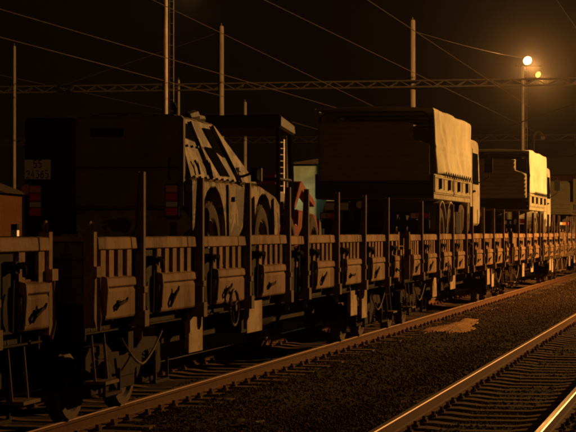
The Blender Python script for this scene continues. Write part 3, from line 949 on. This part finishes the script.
def armoured_car():
    X0 = along(192, TRACK_TRAIN - 1.02)
    t = thing('armoured_car', 'sand coloured armoured car seen from behind, numbered plate on its dark rear', 'armoured car', (X0, TRACK_TRAIN, DECK), group=None)
    W = 1.02
    # lower hull with wheel arches cut out (profile x,z)
    def arch(cx, r, n=9):
        return [(cx - r * math.cos(math.pi * i / n), 0.50 + r * math.sin(math.pi * i / n)) for i in range(n + 1)]
    prof = [(0.02, 0.52)] + arch(1.03, 0.64) + [(1.74, 0.42), (3.14, 0.42)] + arch(3.85, 0.60) + [(4.70, 0.52), (4.92, 0.70), (4.88, 0.98), (4.6, 1.08), (3.65, 1.20), (0.0, 1.20)]
    hull = MB().prism(prof, -W, W, 'y').build('hull', M['tan'], t, bevel=0.015)
    # greenhouse with sloping windscreen and sides that lean in
    b = [(0.0, 1.205), (3.65, 1.205)]
    top = [(0.02, 1.97), (1.85, 1.97)]
    mid = [(0.0, 1.40)]
    vs = []
    for sy, wb, wt in ((-1, W - 0.01, 0.80), (1, W - 0.01, 0.80)):
        vs += [(0.0, sy * wb, 1.205), (3.65, sy * wb, 1.205), (1.95, sy * wt, 1.95), (0.05, sy * wt, 1.97)]
    fs = [(0, 1, 2, 3), (4, 7, 6, 5), (0, 3, 7, 4), (1, 5, 6, 2), (2, 6, 7, 3), (0, 4, 5, 1)]
    cabin = MB().add(vs, fs).build('cabin', M['tan'], t, bevel=0.03)
    # leaning side windows laid just outside the leaning wall
    def on_side(x, z, sy, off):
        f = (z - 1.205) / 0.76
        y = (W - 0.01) + (0.80 - W + 0.01) * f
        return (x, sy * (y + off), z + off * 0.28)
    for sy in (-1, 1):
        for quad in (((1.52, 1.28), (1.98, 1.28), (1.50, 1.62), (1.05, 1.62)), ((1.55, 1.60), (1.98, 1.52), (1.60, 1.86), (1.22, 1.86)), ((0.12, 1.70), (0.80, 1.66), (0.74, 1.86), (0.14, 1.88))):
            v0 = [on_side(x, z, sy, 0.006) for x, z in quad]; v1 = [on_side(x, z, sy, 0.014) for x, z in quad]
            w_ = MB().add(v0 + v1, [(0, 1, 2, 3), (4, 5, 6, 7), (0, 1, 5, 4), (1, 2, 6, 5), (2, 3, 7, 6), (3, 0, 4, 7)]).build('side_window', M['glass'], cabin)
        # hooks, straps and bolts on the leaning wall
        hk = MB()
        for (x, z) in ((0.35, 1.30), (0.95, 1.32)):
            p = [on_side(x + dx, z + dz, sy, 0.035) for dx, dz in ((-.08, .12), (0.0, .04), (.07, .13), (0.0, .04), (-0.02, -.04))]
            hk.tube(p, 0.016, 6)
        for k in range(9):
            hk.tube([on_side(0.15 + k * 0.28, 1.235, sy, 0.0), on_side(0.15 + k * 0.28, 1.235, sy, 0.025)], 0.016, 6)
        for k in range(4):
            hk.tube([on_side(0.2 + k * 0.24, 1.60, sy, 0.0), on_side(0.2 + k * 0.24, 1.60, sy, 0.025)], 0.016, 6)
        hk.build('hook', M['black'], cabin)
        for (xa, xb) in ((1.0, 0.62), (2.45, 1.72)):
            p0, p1 = on_side(xa, 1.24, sy, 0.018), on_side(xb, 1.90, sy, 0.018)
            MB().tube([p0, p1], 0.022, 6).build('pillar_rib', M['tan'], cabin)
        # door panel on the lower hull, its handle, mirror
        yy = sorted((sy * (W + .002), sy * (W + 0.025)))
        dr = MB().prism([(1.76, 0.44), (3.06, 0.44), (2.92, 1.18), (1.72, 1.18)], yy[0], yy[1], 'y').build('door', M['tan'], t, bevel=0.008)
        MB().box(1.92, 2.10, min(yy[0], sy * (W + .06)), max(yy[1], sy * (W + .06)), 0.98, 1.03).build('door_handle', M['black'], dr)
        mir = MB().tube([(2.75, sy * 0.96, 1.30), (2.8, sy * 1.12, 1.36), (2.8, sy * 1.16, 1.34)], 0.02, 6)
        mir.box(2.76, 2.84, sy * 1.16 - 0.07, sy * 1.16 + 0.07, 1.24, 1.42)
        mo = mir.build('mirror', M['black'], t, bevel=0.01)
        MB().box(2.752, 2.758, sy * 1.16 - 0.06, sy * 1.16 + 0.06, 1.26, 1.40).build('mirror_glass', M['glass'], mo)
        MB().box(2.55, 2.62, sy * 0.97 - 0.02, sy * 0.97 + 0.04, 1.36, 1.42).build('marker_lamp', M['clear_lens'], t)
    # windscreen
    MB().add([(3.56, -0.86, 1.255), (3.56, 0.86, 1.255), (2.06, 0.76, 1.91), (2.06, -0.76, 1.91), (3.575, -0.86, 1.275), (3.575, 0.86, 1.275), (2.075, 0.76, 1.93), (2.075, -0.76, 1.93)],
             [(0, 1, 2, 3), (4, 5, 6, 7), (0, 1, 5, 4), (1, 2, 6, 5), (2, 3, 7, 6), (3, 0, 4, 7)]).build('windscreen', M['glass'], cabin)
    # wheels
    for x in (1.03, 3.85):
        for sy in (-1, 1): road_wheel(t, x, sy * 0.86, 0.475, 0.30, 1 if sy < 0 else -1)
    ch = MB()
    ch.box(0.1, 4.7, -0.55, 0.55, 0.38, 0.55)
    for x in (1.03, 3.85): ch.tube([(x, -0.75, 0.475), (x, 0.75, 0.475)], 0.07, 8)
    ch.box(-0.10, 0.0, -0.95, 0.95, 0.42, 0.52)
    ch.box(0.25, 4.55, -0.66, 0.66, 0.551, 1.10)
    ch.build('chassis', M['black'], t, bevel=0.01)
    # rear: dark left third with plate and lamps, large stowage box on the right two thirds
    MB().box(-0.10, -0.004, 0.38, 0.99, 0.58, 1.93).build('rear_panel', M['black'], t, bevel=0.02)
    sb = MB().box(-0.16, -0.005, -0.95, 0.36, 0.86, 1.94).build('rear_door', M['reardoor'], t, bevel=0.035)
    MB().box(-0.185, -0.161, -0.24, 0.16, 1.70, 1.80).build('vent', M['black'], sb, bevel=0.02)
    MB().box(-0.172, -0.161, -0.90, 0.32, 1.33, 1.345).build('seam', M['black'], sb)
    MB().tube([(-0.17, -0.80, 1.2), (-0.22, -0.80, 1.22), (-0.22, -0.80, 1.42), (-0.17, -0.80, 1.44)], 0.014, 6).build('handle', M['black'], sb)
    # roof clutter: hatch ring, aerial bases, rolled net
    rf = MB()
    rf.lathe([(0, 0.42), (0.05, 0.42), (0.06, 0.38)], (1.05, 0, 1.965), 'z', 24)
    rf.build('roof_hatch', M['olive'], t)
    MB().tube([(0.35, -0.72, 1.96), (0.35, -0.72, 2.05), (0.37, -0.70, 2.12)], [0.05, 0.04, 0.02], 8).build('aerial_base', M['black'], t)
    MB().tube([(1.0, -0.70, 1.98), (1.25, -0.72, 2.01), (1.5, -0.66, 1.99), (1.75, -0.70, 2.0)], [0.06, 0.08, 0.07, 0.05], 8).build('rolled_net', M['olive'], t, smooth=True)
    # lamps and plate
    for (c, zt) in ((-0.83, 0.0), (0.82, 0.0)):
        l = MB().box(-0.20, -0.161 if c < 0 else -0.101, c - 0.085, c + 0.085, 0.76, 1.15).build('tail_lamp', M['black'], t, bevel=0.01)
        for (mname, z0, z1, nm) in (('amber_lens', 1.05, 1.13, 'amber_lens'), ('red_lens', 0.95, 1.04, 'red_lens'), ('clear_lens', 0.88, 0.94, 'clear_lens'), ('red_lens', 0.78, 0.87, 'red_lens')):
            MB().box(-0.215, -0.201, c - 0.07, c + 0.07, z0, z1).build(nm, M[mname], l, bevel=0.006)
    MB().lathe([(-0.03, 0.02), (-0.025, 0.06), (0.0, 0.065)], (-0.101, 0.955, 1.09), 'x', 16).build('reflector', M['amber_lens'], t)
    pl = MB().box(-0.125, -0.101, 0.66, 0.98, 1.21, 1.44).build('number_plate', M['white'], t, bevel=0.004)
    for body, z in (('55', 1.345), ('24365', 1.225)):
        n = len(body); wd = 0.050; gap = 0.058
        for i, dch in enumerate(body):          # reads left to right for someone looking along +X
            y0 = 0.82 + (n - 1) * gap / 2 - i * gap + wd * 0.36
            st_ = MB()
            for stroke in DIGITS[dch]:
                st_.tube([(-0.1265, y0 - px_ * wd * 0.72, z + pz_ * 0.0425) for px_, pz_ in stroke], 0.0075, 6)
            st_.build('digit', M['ink'], pl)
    return t
armoured_car()

# ------------------------------------------------------------------ red loader with open cab
def loader():
    d = TRACK_TRAIN - 0.85
    X0 = along(281, d)
    t = thing('loader', 'small red loader with black cab frame behind the armoured car', 'loader', (X0, TRACK_TRAIN, DECK))
    W = 0.85
    MB().prism([(-0.3, 0.35), (2.75, 0.35), (2.85, 0.62), (2.65, 0.86), (1.25, 0.93), (1.2, 0.70), (0.0, 0.70), (-0.3, 0.86)], -W, W, 'y').build('body', M['red'], t, bevel=0.03)
    # cab frame: posts, roof with sloping brow, cross bars
    f = MB()
    for sy in (-1, 1):
        f.tube([(-0.02, sy * (W - .04), 0.7), (0.0, sy * (W - .04), 2.18)], 0.035, 6)
        f.tube([(0.95, sy * (W - .04), 0.85), (0.82, sy * (W - .04), 2.12)], 0.045, 6)
        f.tube([(0.0, sy * (W - .04), 1.35), (0.88, sy * (W - .04), 1.35)], 0.025, 6)
    f.tube([(0.0, -W + .04, 1.35), (0.0, W - .04, 1.35)], 0.03, 6)
    f.tube([(0.0, 0.12, 0.7), (0.0, 0.12, 2.1)], 0.02, 6)
    f.build('cab_frame', M['black'], t)
    MB().prism([(-0.12, 2.09), (0.80, 2.02), (0.98, 2.02), (0.88, 2.18), (-0.10, 2.28)], -W - .02, W + .02, 'y').build('cab_roof', M['olive'], t, bevel=0.03)
    MB().box(-0.02, 0.06, -W + .08, W - .08, 1.28, 1.42).build('cross_bar', M['red'], t, bevel=0.01)
    st = MB().box(0.2, 0.62, -0.25, 0.25, 0.72, 0.84).box(0.14, 0.24, -0.24, 0.24, 0.84, 1.3)
    st.build('seat', M['black'], t, bevel=0.03)
    for x in (0.35, 2.1):
        for sy in (-1, 1): road_wheel(t, x, sy * 0.78, 0.42, 0.28, 1 if sy < 0 else -1)
    # lift arm folded over the bonnet
    MB().prism([(1.0, 0.94), (1.14, 0.94), (1.62, 1.22), (2.6, 0.98), (2.7, 1.06), (1.64, 1.36), (1.5, 1.34)], -W + .02, -W + .16, 'y').build('lift_arm', M['red'], t, bevel=0.01)
    MB().prism([(1.0, 0.94), (1.14, 0.94), (1.62, 1.22), (2.6, 0.98), (2.7, 1.06), (1.64, 1.36), (1.5, 1.34)], W - .16, W - .02, 'y').build('lift_arm', M['red'], t, bevel=0.01)
    MB().prism([(2.9, 0.12), (3.35, 0.06), (3.6, 0.1), (3.2, 0.22), (3.05, 0.75), (2.9, 0.8)], -W, W, 'y').build('bucket', M['stake'], t, bevel=0.01)
    bl = MB().box(-0.32, -0.301, -0.75, -0.55, 0.55, 0.75).build('tail_lamp', M['red_lens'], t)
    MB().box(-0.32, -0.301, 0.55, 0.75, 0.55, 0.75).build('tail_lamp', M['red_lens'], t)
loader()

# ------------------------------------------------------------------ masts, portals, wires
def gz(x, y):
    return float(ground_height(np.array(float(x)), np.array(float(y))))

def round_mast(px, py_top, z, w_px, label, name='catenary_mast', extra=None):
    p = at(px, py_top, z)
    r = w_px / 2 / FPX * z
    g = gz(p.x, p.y)
    t = thing(name, label, 'mast', (p.x, p.y, g))
    H = p.z - g
    MB().lathe([(0, r * 1.25), (H * 0.5, r * 1.12), (H - 0.1, r), (H, r * 0.9)], (0, 0, 0), 'z', 16).build('pole', M['concrete'], t, smooth=True)
    MB().box(-r * 2, r * 2, -r * 2, r * 2, -0.2, 0.25).build('footing', M['concrete'], t, bevel=0.03)
    for f in (0.60, 0.78):
        MB().lathe([(0, r * 1.3), (0.08, r * 1.3)], (0, 0, H * f), 'z', 16).build('clamp', M['galv'], t)
    m = MB()
    m.tube([(0, 0, H), (0, 0, H + 0.12)], [r * 0.5, r * 0.25], 8)
    m.build('cap', M['galv'], t)
    return t

def ladder_mast(px, z, py_top, label, lamps, name='lamp_mast', w_px=10.0):
    """mast of one round pole with a rung ladder at its side and floodlights on top"""
    p = at(px, py_top, z)
    g = gz(p.x, p.y)
    t = thing(name, label, 'lamp mast', (p.x, p.y, g), rz=THETA - R(90))
    H = p.z - g
    k = w_px / FPX * z
    r = k * 0.22
    MB().lathe([(0, r * 1.2), (H, r)], (-k * 0.25, 0, 0), 'z', 16).build('pole', M['lit_concrete'], t, smooth=True)
    l = MB()
    for x in (k * 0.12, k * 0.45):
        l.tube([(x, 0, 0.5), (x, 0, H)], k * 0.04, 6)
    zz = 0.6
    while zz < H:
        l.tube([(k * 0.12, 0, zz), (k * 0.45, 0, zz)], k * 0.03, 6); zz += 0.33
    zz = 1.5
    while zz < H:
        l.tube([(-k * 0.25, 0, zz), (k * 0.12, 0, zz)], k * 0.035, 6); zz += 2.0
    l.build('ladder', M['lit_galv'], t)
    MB().box(-0.4, 0.4, -0.4, 0.4, -0.2, 0.3).build('footing', M['lit_concrete'], t, bevel=0.03)
    MB().box(-0.55, 0.95, -0.04, 0.04, H - 0.05, H + 0.04).build('cross_arm', M['galv'], t)
    return t, H

def floodlight(t, loc, aim, size, lens, power, col, spot=None, rad=None):
    """lamp housing, glass and the light it gives; loc is local to the mast t"""
    d = Vector(aim).normalized()
    q = d.to_track_quat('Z', 'Y')
    h = MB().lathe([(-size * 1.1, size * 0.35), (-size * 0.5, size * 0.8), (0.0, size * 1.05), (0.02, size * 1.05)], (0, 0, 0), 'z', 18)
    h.box(-size * 0.9, size * 0.9, -size * 0.12, size * 0.12, -size * 0.5, -size * 0.3)
    hd = h.build('lamp_head', M['galv'], t, smooth=True, loc=loc)
    hd.rotation_euler = q.to_euler()
    MB().lathe([(0.021, size * 0.95), (size * 0.35, size * 0.8), (size * 0.55, size * 0.4), (size * 0.6, 0.02)], (0, 0, 0), 'z', 18).build('lamp_glass', lens, hd, smooth=True)
    ld = bpy.data.lights.new('lamp_light', 'SPOT' if spot else 'POINT')
    ld.energy = power; ld.color = col
    ld.shadow_soft_size = rad or size
    if spot:
        ld.spot_size = spot; ld.spot_blend = 0.6
    lo = bpy.data.objects.new('lamp_light', ld); C.objects.link(lo)
    lo.parent = hd
    lo.location = (0, 0, size * 1.9 + (rad or size))
    if spot: lo.rotation_euler = (math.pi, 0, 0)
    return hd

# the lit mast in view
t, H = ladder_mast(524.5, 118.0, 66, 'tall lamp mast carrying two burning lamps above the far truck', None, w_px=6.0)
floodlight(t, (0.14, -0.3, H + 0.30), (0.1, -0.55, -0.25), 0.26, M['lamp_on'], MAST_W, (1.0, 0.40, 0.10), spot=R(150))
floodlight(t, (0.74, -0.3, H - 0.50), (0.3, -0.55, -0.3), 0.19, M['lamp_amber'], MAST_W * 0.5, (1.0, 0.42, 0.07), spot=R(150))
# the nearer mast whose lamps are above the picture
t, H = ladder_mast(168, 62.0, -16, 'close lamp mast with ladder, its top above the picture', None, w_px=12.0)
floodlight(t, (0.55, -0.3, H + 0.15), (0.1, -0.4, -0.9), 0.24, M['lamp_on'], GLOW_W, SODIUM, spot=R(150))
# yard floodlight masts added out of view; the right one lights the train
def added_yard_mast(x, y, h, label, power):
    t = thing('lamp_mast', label, 'lamp mast', (x, y, gz(x, y)))  # added mast; shares this name with the masts in view
    MB().lathe([(0, 0.20), (h, 0.13)], (0, 0, 0), 'z', 16).build('pole', M['concrete'], t, smooth=True)
    l = MB()
    for yy in (-0.33, -0.65): l.tube([(0, yy, 0.5), (0, yy, h)], 0.025, 6)
    for k in range(int(h / 0.33) - 2): l.tube([(0, -0.33, 0.6 + k * .33), (0, -0.65, 0.6 + k * .33)], 0.016, 6)
    for k in range(6): l.tube([(0, -0.05, 1.5 + k * 2), (0, -0.33, 1.5 + k * 2)], 0.02, 6)
    l.build('ladder', M['galv'], t)
    MB().box(-0.45, 0.45, -0.45, 0.45, -0.2, 0.3).build('footing', M['concrete'], t, bevel=0.03)
    MB().box(-0.05, 0.05, -0.5, 0.9, h, h + 0.08).build('cross_arm', M['galv'], t)
    floodlight(t, (0.0, 0.7, h + 0.42), (0.0, 0.45, -0.9), 0.32, M['lamp_on'], power, SODIUM, rad=0.28)
added_yard_mast(67.0, -17.0, 12.5, 'assumed yard lamp mast standing unseen right of the view across the empty track', ASSUMED_FLOOD_W)  # assumed lamp out of view, added to light the near side of the train
added_yard_mast(-48.0, -7.0, 13.0, 'added yard lamp mast standing unseen far behind the camera', BACK_W)

round_mast(221, 26, 84, 5.4, 'plain round mast rising above the armoured car, cap at top')
round_mast(412.5, 20, 86, 5.6, 'plain round mast rising above the nearer canvas truck')
round_mast(245, 102, 95, 3.4, 'short round post seen through the loader cab')
round_mast(178.5, 80, 95, 2.6, 'short pale post just right of the ladder mast', name='pole')
round_mast(14, 46, 88, 3.2, 'thin pale pole at the left edge of the picture', name='pole')

def portal(xp, z_beam, y0, y1, depth, label, lit=False):
    t = thing('portal_beam', label, 'portal beam', (xp, y0, z_beam))
    m = MB(); L = y1 - y0; h = depth
    for zz in (0, h):
        for xx in (-h / 2, h / 2):
            m.tube([(xx, 0, zz), (xx, L, zz)], 0.032, 6)
    m.build('chord', M['galv'], t)
    n = int(L / (h * 1.8)); m = MB()
    for i in range(n):
        ya, yb = L * i / n, L * (i + 1) / n
        for xx in (-h / 2, h / 2):
            m.tube([(xx, ya, 0), (xx, yb, h)] if i % 2 else [(xx, ya, h), (xx, yb, 0)], 0.02, 5)
        m.tube([(-h / 2, ya, h), (h / 2, yb, h)], 0.018, 5)
    m.build('lacing', M['galv'], t)
    m = MB()
    for yy in (0.0, L):
        m.box(-0.2, 0.2, yy - 0.2, yy + 0.2, -z_beam + BED - 0.3, h)
    m.build('leg', M['concrete'], t, bevel=0.02)
    return t
portal(85.0, CAM_H + 0.0729 * 85 - 0.15, -4.0, 44.0, 0.26, 'long lattice portal beam spanning the tracks above the train')
portal(138.0, CAM_H + 138 * 0.0445, -6.0, 60.0, 0.36, 'lower farther lattice portal beam behind the trucks')

def long_wire(p, q, h, label, before=0.6, after=0.6, r=0.008):
    """straight overhead wire at height h that passes through two places seen in the photograph"""
    a_ = at(p[0], p[1], FPX * (h - CAM_H) / (232 - p[1])); b_ = at(q[0], q[1], FPX * (h - CAM_H) / (232 - q[1]))
    d = b_ - a_
    pts = [a_ - d * before + (d * (1 + before + after)) * (i / 30) for i in range(31)]
    o = MB().tube(pts, r, 6).build('overhead_wire', M['wire'], None, smooth=True)
    return tag(o, label, 'wire', 'overhead wires along the tracks')
long_wire((368, 0), (507, 92), 6.3, 'overhead wire crossing above the nearer canvas truck, the steeper one', after=0.3)
long_wire((271, 3), (507, 118), 6.3, 'overhead wire passing behind the mast above the nearer canvas truck', after=0.3)
long_wire((153, 0), (323, 82), 6.6, 'overhead wire passing close by the lamp mast with ladder')
long_wire((0, 9), (330, 106), 6.6, 'upper of the two overhead wires starting at the left edge', r=0.010)
long_wire((0, 37), (158, 79), 6.4, 'lower of the two overhead wires starting at the left edge', r=0.010)

def span_wire(p, q, label, r=0.014, sag=0.0):
    p, q = Vector(p), Vector(q)
    pts = [p.lerp(q, i / 20) - Vector((0, 0, sag * 4 * (i / 20) * (1 - i / 20))) for i in range(21)]
    o = MB().tube(pts, r, 6).build('span_wire', M['wire'], None, smooth=True)
    return tag(o, label, 'wire', 'span wires between the masts')
span_wire(at(60, 86, 86), at(220, 32, 84), 'stay wire rising to the top of the plain mast over the armoured car', 0.016)
span_wire(at(414, 31, 86), at(523, 58, 124), 'span wire from the mast above the canvas truck to the lamp mast', 0.009, 0.1)
span_wire(at(474, 138, 100), at(640, 82, 70), 'wire rising to the right edge below the burning lamps', 0.02)
span_wire(at(0, 75, 100), at(180, 113, 112), 'faint wire low over the roof of the armoured car', 0.016)
span_wire(at(292, 122, 105), at(330, 133, 112), 'short pale cable to the right of the loader cab', 0.035)
span_wire(at(553, -6, 70), at(590, 48, 80), 'faint wire in the upper right corner', 0.012)

# crook lamp post beyond the far truck
def crook_post():
    p = at(534, 130, 125)
    g = gz(p.x, p.y)
    t = thing('street_lamp', 'small curved lamp post rising behind the far canvas truck', 'lamp post', (p.x, p.y, g), rz=THETA - R(90))
    H = p.z - g
    pts = [(0, 0, 0), (0, 0, H - 0.55)] + [(0.28 - 0.28 * math.cos(a_), 0, H - 0.55 + 0.45 * math.sin(a_)) for a_ in np.linspace(0.2, 2.6, 8)]
    MB().tube(pts, 0.06, 8).build('pole', M['galv'], t, smooth=True)
    MB().box(0.42, 0.68, -0.12, 0.12, H - 0.60, H - 0.38).build('lamp_head', M['galv'], t, bevel=0.03)
crook_post()

# signal post with ladder, seen through the loader cab
def signal_post():
    p = at(282, 138, 66)
    g = gz(p.x, p.y)
    t = thing('signal_post', 'signal post with white rung ladder seen through the loader cab', 'signal', (p.x, p.y, g), rz=THETA - R(90))
    H = p.z - g
    MB().lathe([(0, 0.09), (H, 0.07)], (0.14, 0, 0), 'z', 12).build('post', M['galv'], t, smooth=True)
    l = MB()
    for x in (-0.13, 0.06): l.tube([(x, -0.1, 0.3), (x, -0.1, H - 0.05)], 0.022, 6)
    zz = 0.5
    while zz < H - .1:
        l.tube([(-0.13, -0.1, zz), (0.06, -0.1, zz)], 0.026, 6); zz += 0.20
    l.build('ladder', M['white'], t)
    MB().box(-0.10, 0.14, -0.16, -0.12, CAM_H + 0.32 - g, CAM_H + 1.25 - g).build('marker_board', M['white'], t, bevel=0.01)
    hd = MB().box(-0.14, 0.16, -0.10, 0.10, H, H + 0.30).build('signal_head', M['black'], t, bevel=0.02)
    MB().box(-0.3, 0.3, -0.3, 0.3, -0.2, 0.2).build('footing', M['concrete'], t)
signal_post()

# shed with greenish wall beyond the train, with its wall lamp
def shed():
    c = at(356, 232, 92)
    t = thing('shed', 'low greenish shed beyond the train, right of the loader', 'shed', (c.x, c.y, BED), rz=R(4))
    L, D, Hh = 5.0, 2.5, 5.0
    wl = MB().box(-L / 2, L / 2, 0, D, 0, Hh).build('wall', M['shed'], t)
    MB().prism([(-0.4, Hh + 0.001), (D + 0.4, Hh + 0.001), (D / 2, Hh + 0.25)], -L / 2 - .3, L / 2 + .3, 'x').build('roof', M['roof'], t, bevel=0.01)
    # gable end that faces the camera: door, window
    dr = MB().box(-L / 2 - 0.04, -L / 2 - .001, 1.5, 2.3, 0, 2.2).build('door', M['roof'], t, bevel=0.01)
    MB().box(-L / 2 - 0.08, -L / 2 - .041, 1.6, 1.7, 1.0, 1.12).build('handle', M['galv'], dr)
    wd = MB().box(-L / 2 - 0.05, -L / 2 - .001, 0.3, 1.2, 1.2, 2.4).build('window', M['white'], t, bevel=0.01)
    MB().box(-L / 2 - 0.06, -L / 2 - .051, 0.4, 1.1, 1.3, 2.3).build('pane', M['glass'], wd)
    lp = MB().box(-L / 2 - 0.7, -L / 2 - .35, 2.15, 2.45, 3.95, 4.02).box(-L / 2 - 0.5, -L / 2 - 0.002, 2.27, 2.33, 4.03, 4.10).build('wall_lamp', M['galv'], t)
    MB().box(-L / 2 - 0.68, -L / 2 - .37, 2.17, 2.43, 3.90, 3.949).build('lamp_glass', M['lamp_green'], lp)
    ld = bpy.data.lights.new('lamp_light', 'POINT'); ld.energy = 5; ld.color = (0.75, 1.0, 0.72); ld.shadow_soft_size = 0.12
    lo = bpy.data.objects.new('lamp_light', ld); C.objects.link(lo); lo.parent = lp; lo.location = (-L / 2 - 0.52, 2.3, 3.74)
shed()

# orange rendered hut at the far left with a striped post before it
def hut():
    c = at(-44, 232, 74)
    t = thing('hut', 'orange rendered hut dimly lit at the left edge', 'hut', (c.x, c.y, BED), rz=R(8))
    MB().box(-2.0, 2.0, -2.0, 2.0, 0, 3.4).build('wall', M['brick'], t)
    MB().prism([(-2.3, 3.401), (2.3, 3.401), (0.0, 4.3)], -2.3, 2.3, 'x').build('roof', M['roof'], t)
    w_ = MB().box(-2.05, -2.001, -1.2, 0.2, 1.4, 2.5).build('window', M['galv'], t)
    MB().box(-2.06, -2.051, -1.1, 0.1, 1.5, 2.4).build('pane', M['glass'], w_)
    MB().box(-2.05, -2.001, 0.7, 1.6, 0.0, 2.2).build('door', M['roof'], t)
    lp = MB().box(-2.5, -2.002, 1.65, 1.75, 2.95, 3.0).build('wall_lamp', M['galv'], t)  # added lamp, kept out of view, to light the hut wall
    MB().lathe([(-0.12, 0.05), (-0.1, 0.09), (0, 0.1)], (-2.42, 1.7, 2.94), 'z', 12).build('lamp_glass', M['lamp_amber'], lp)
    ld = bpy.data.lights.new('lamp_light', 'POINT'); ld.energy = 12; ld.color = SODIUM; ld.shadow_soft_size = 0.1
    lo = bpy.data.objects.new('lamp_light', ld); C.objects.link(lo); lo.parent = lp; lo.location = (-2.42, 1.7, 2.6)
    p = at(15, 232, 70)
    s = thing('marker_post', 'short black and white striped post at the left edge', 'marker post', (p.x, p.y, BED))
    for k in range(11):
        MB().box(-0.11, 0.11, -0.11, 0.11, k * 0.21, k * 0.21 + 0.21).build('stripe', M['white'] if k % 2 else M['ink'], s)
hut()

# station building with lit windows far behind the end of the train
def station():
    c = at(566, 232, 150)
    t = thing('station_building', 'far station building with dim orange windows at the right edge', 'building', (c.x, c.y, BED), rz=R(0))
    wl = MB().box(0, 16, -6, 5, 0, 6.2).build('wall', M['brick'], t)
    rf = MB().prism([(-6.4, 6.201), (5.4, 6.201), (-0.5, 8.2)], -0.4, 16.4, 'x').build('roof', M['roof'], t)
    MB().box(3, 3.8, -1.2, -0.4, 7.4, 9.2).build('chimney', M['brick'], rf)
    for z in (2.6, 4.4):
        for k in range(5):
            y = -4.8 + k * 2.0
            w_ = MB().box(-0.06, -0.001, y - 0.55, y + 0.55, z - 0.5, z + 0.5).build('window', M['white'], t)
            MB().box(-0.08, -0.061, y - 0.48, y + 0.48, z - 0.43, z + 0.43).build('pane', M['lit_window'] if (z < 3 and k in (2, 3)) else M['glass'], w_)
station()

# ------------------------------------------------------------------ night air
hz = MB().box(-70, 430, -125, 225, -1.6, 24).build('haze', [])
hz['kind'] = 'stuff'; hz['label'] = 'thin night haze lit by the yard lamps'
hm = bpy.data.materials.new('night_haze')
hm.use_nodes = True
for n in list(hm.node_tree.nodes): hm.node_tree.nodes.remove(n)
ho = hm.node_tree.nodes.new('ShaderNodeOutputMaterial')
hv = hm.node_tree.nodes.new('ShaderNodeVolumePrincipled')
hv.inputs['Color'].default_value = (0.9, 0.88, 0.85, 1)
hv.inputs['Density'].default_value = 0.00028
hv.inputs['Anisotropy'].default_value = 0.965
hm.node_tree.links.new(hv.outputs['Volume'], ho.inputs['Volume'])
hz.data.materials.clear(); hz.data.materials.append(hm)
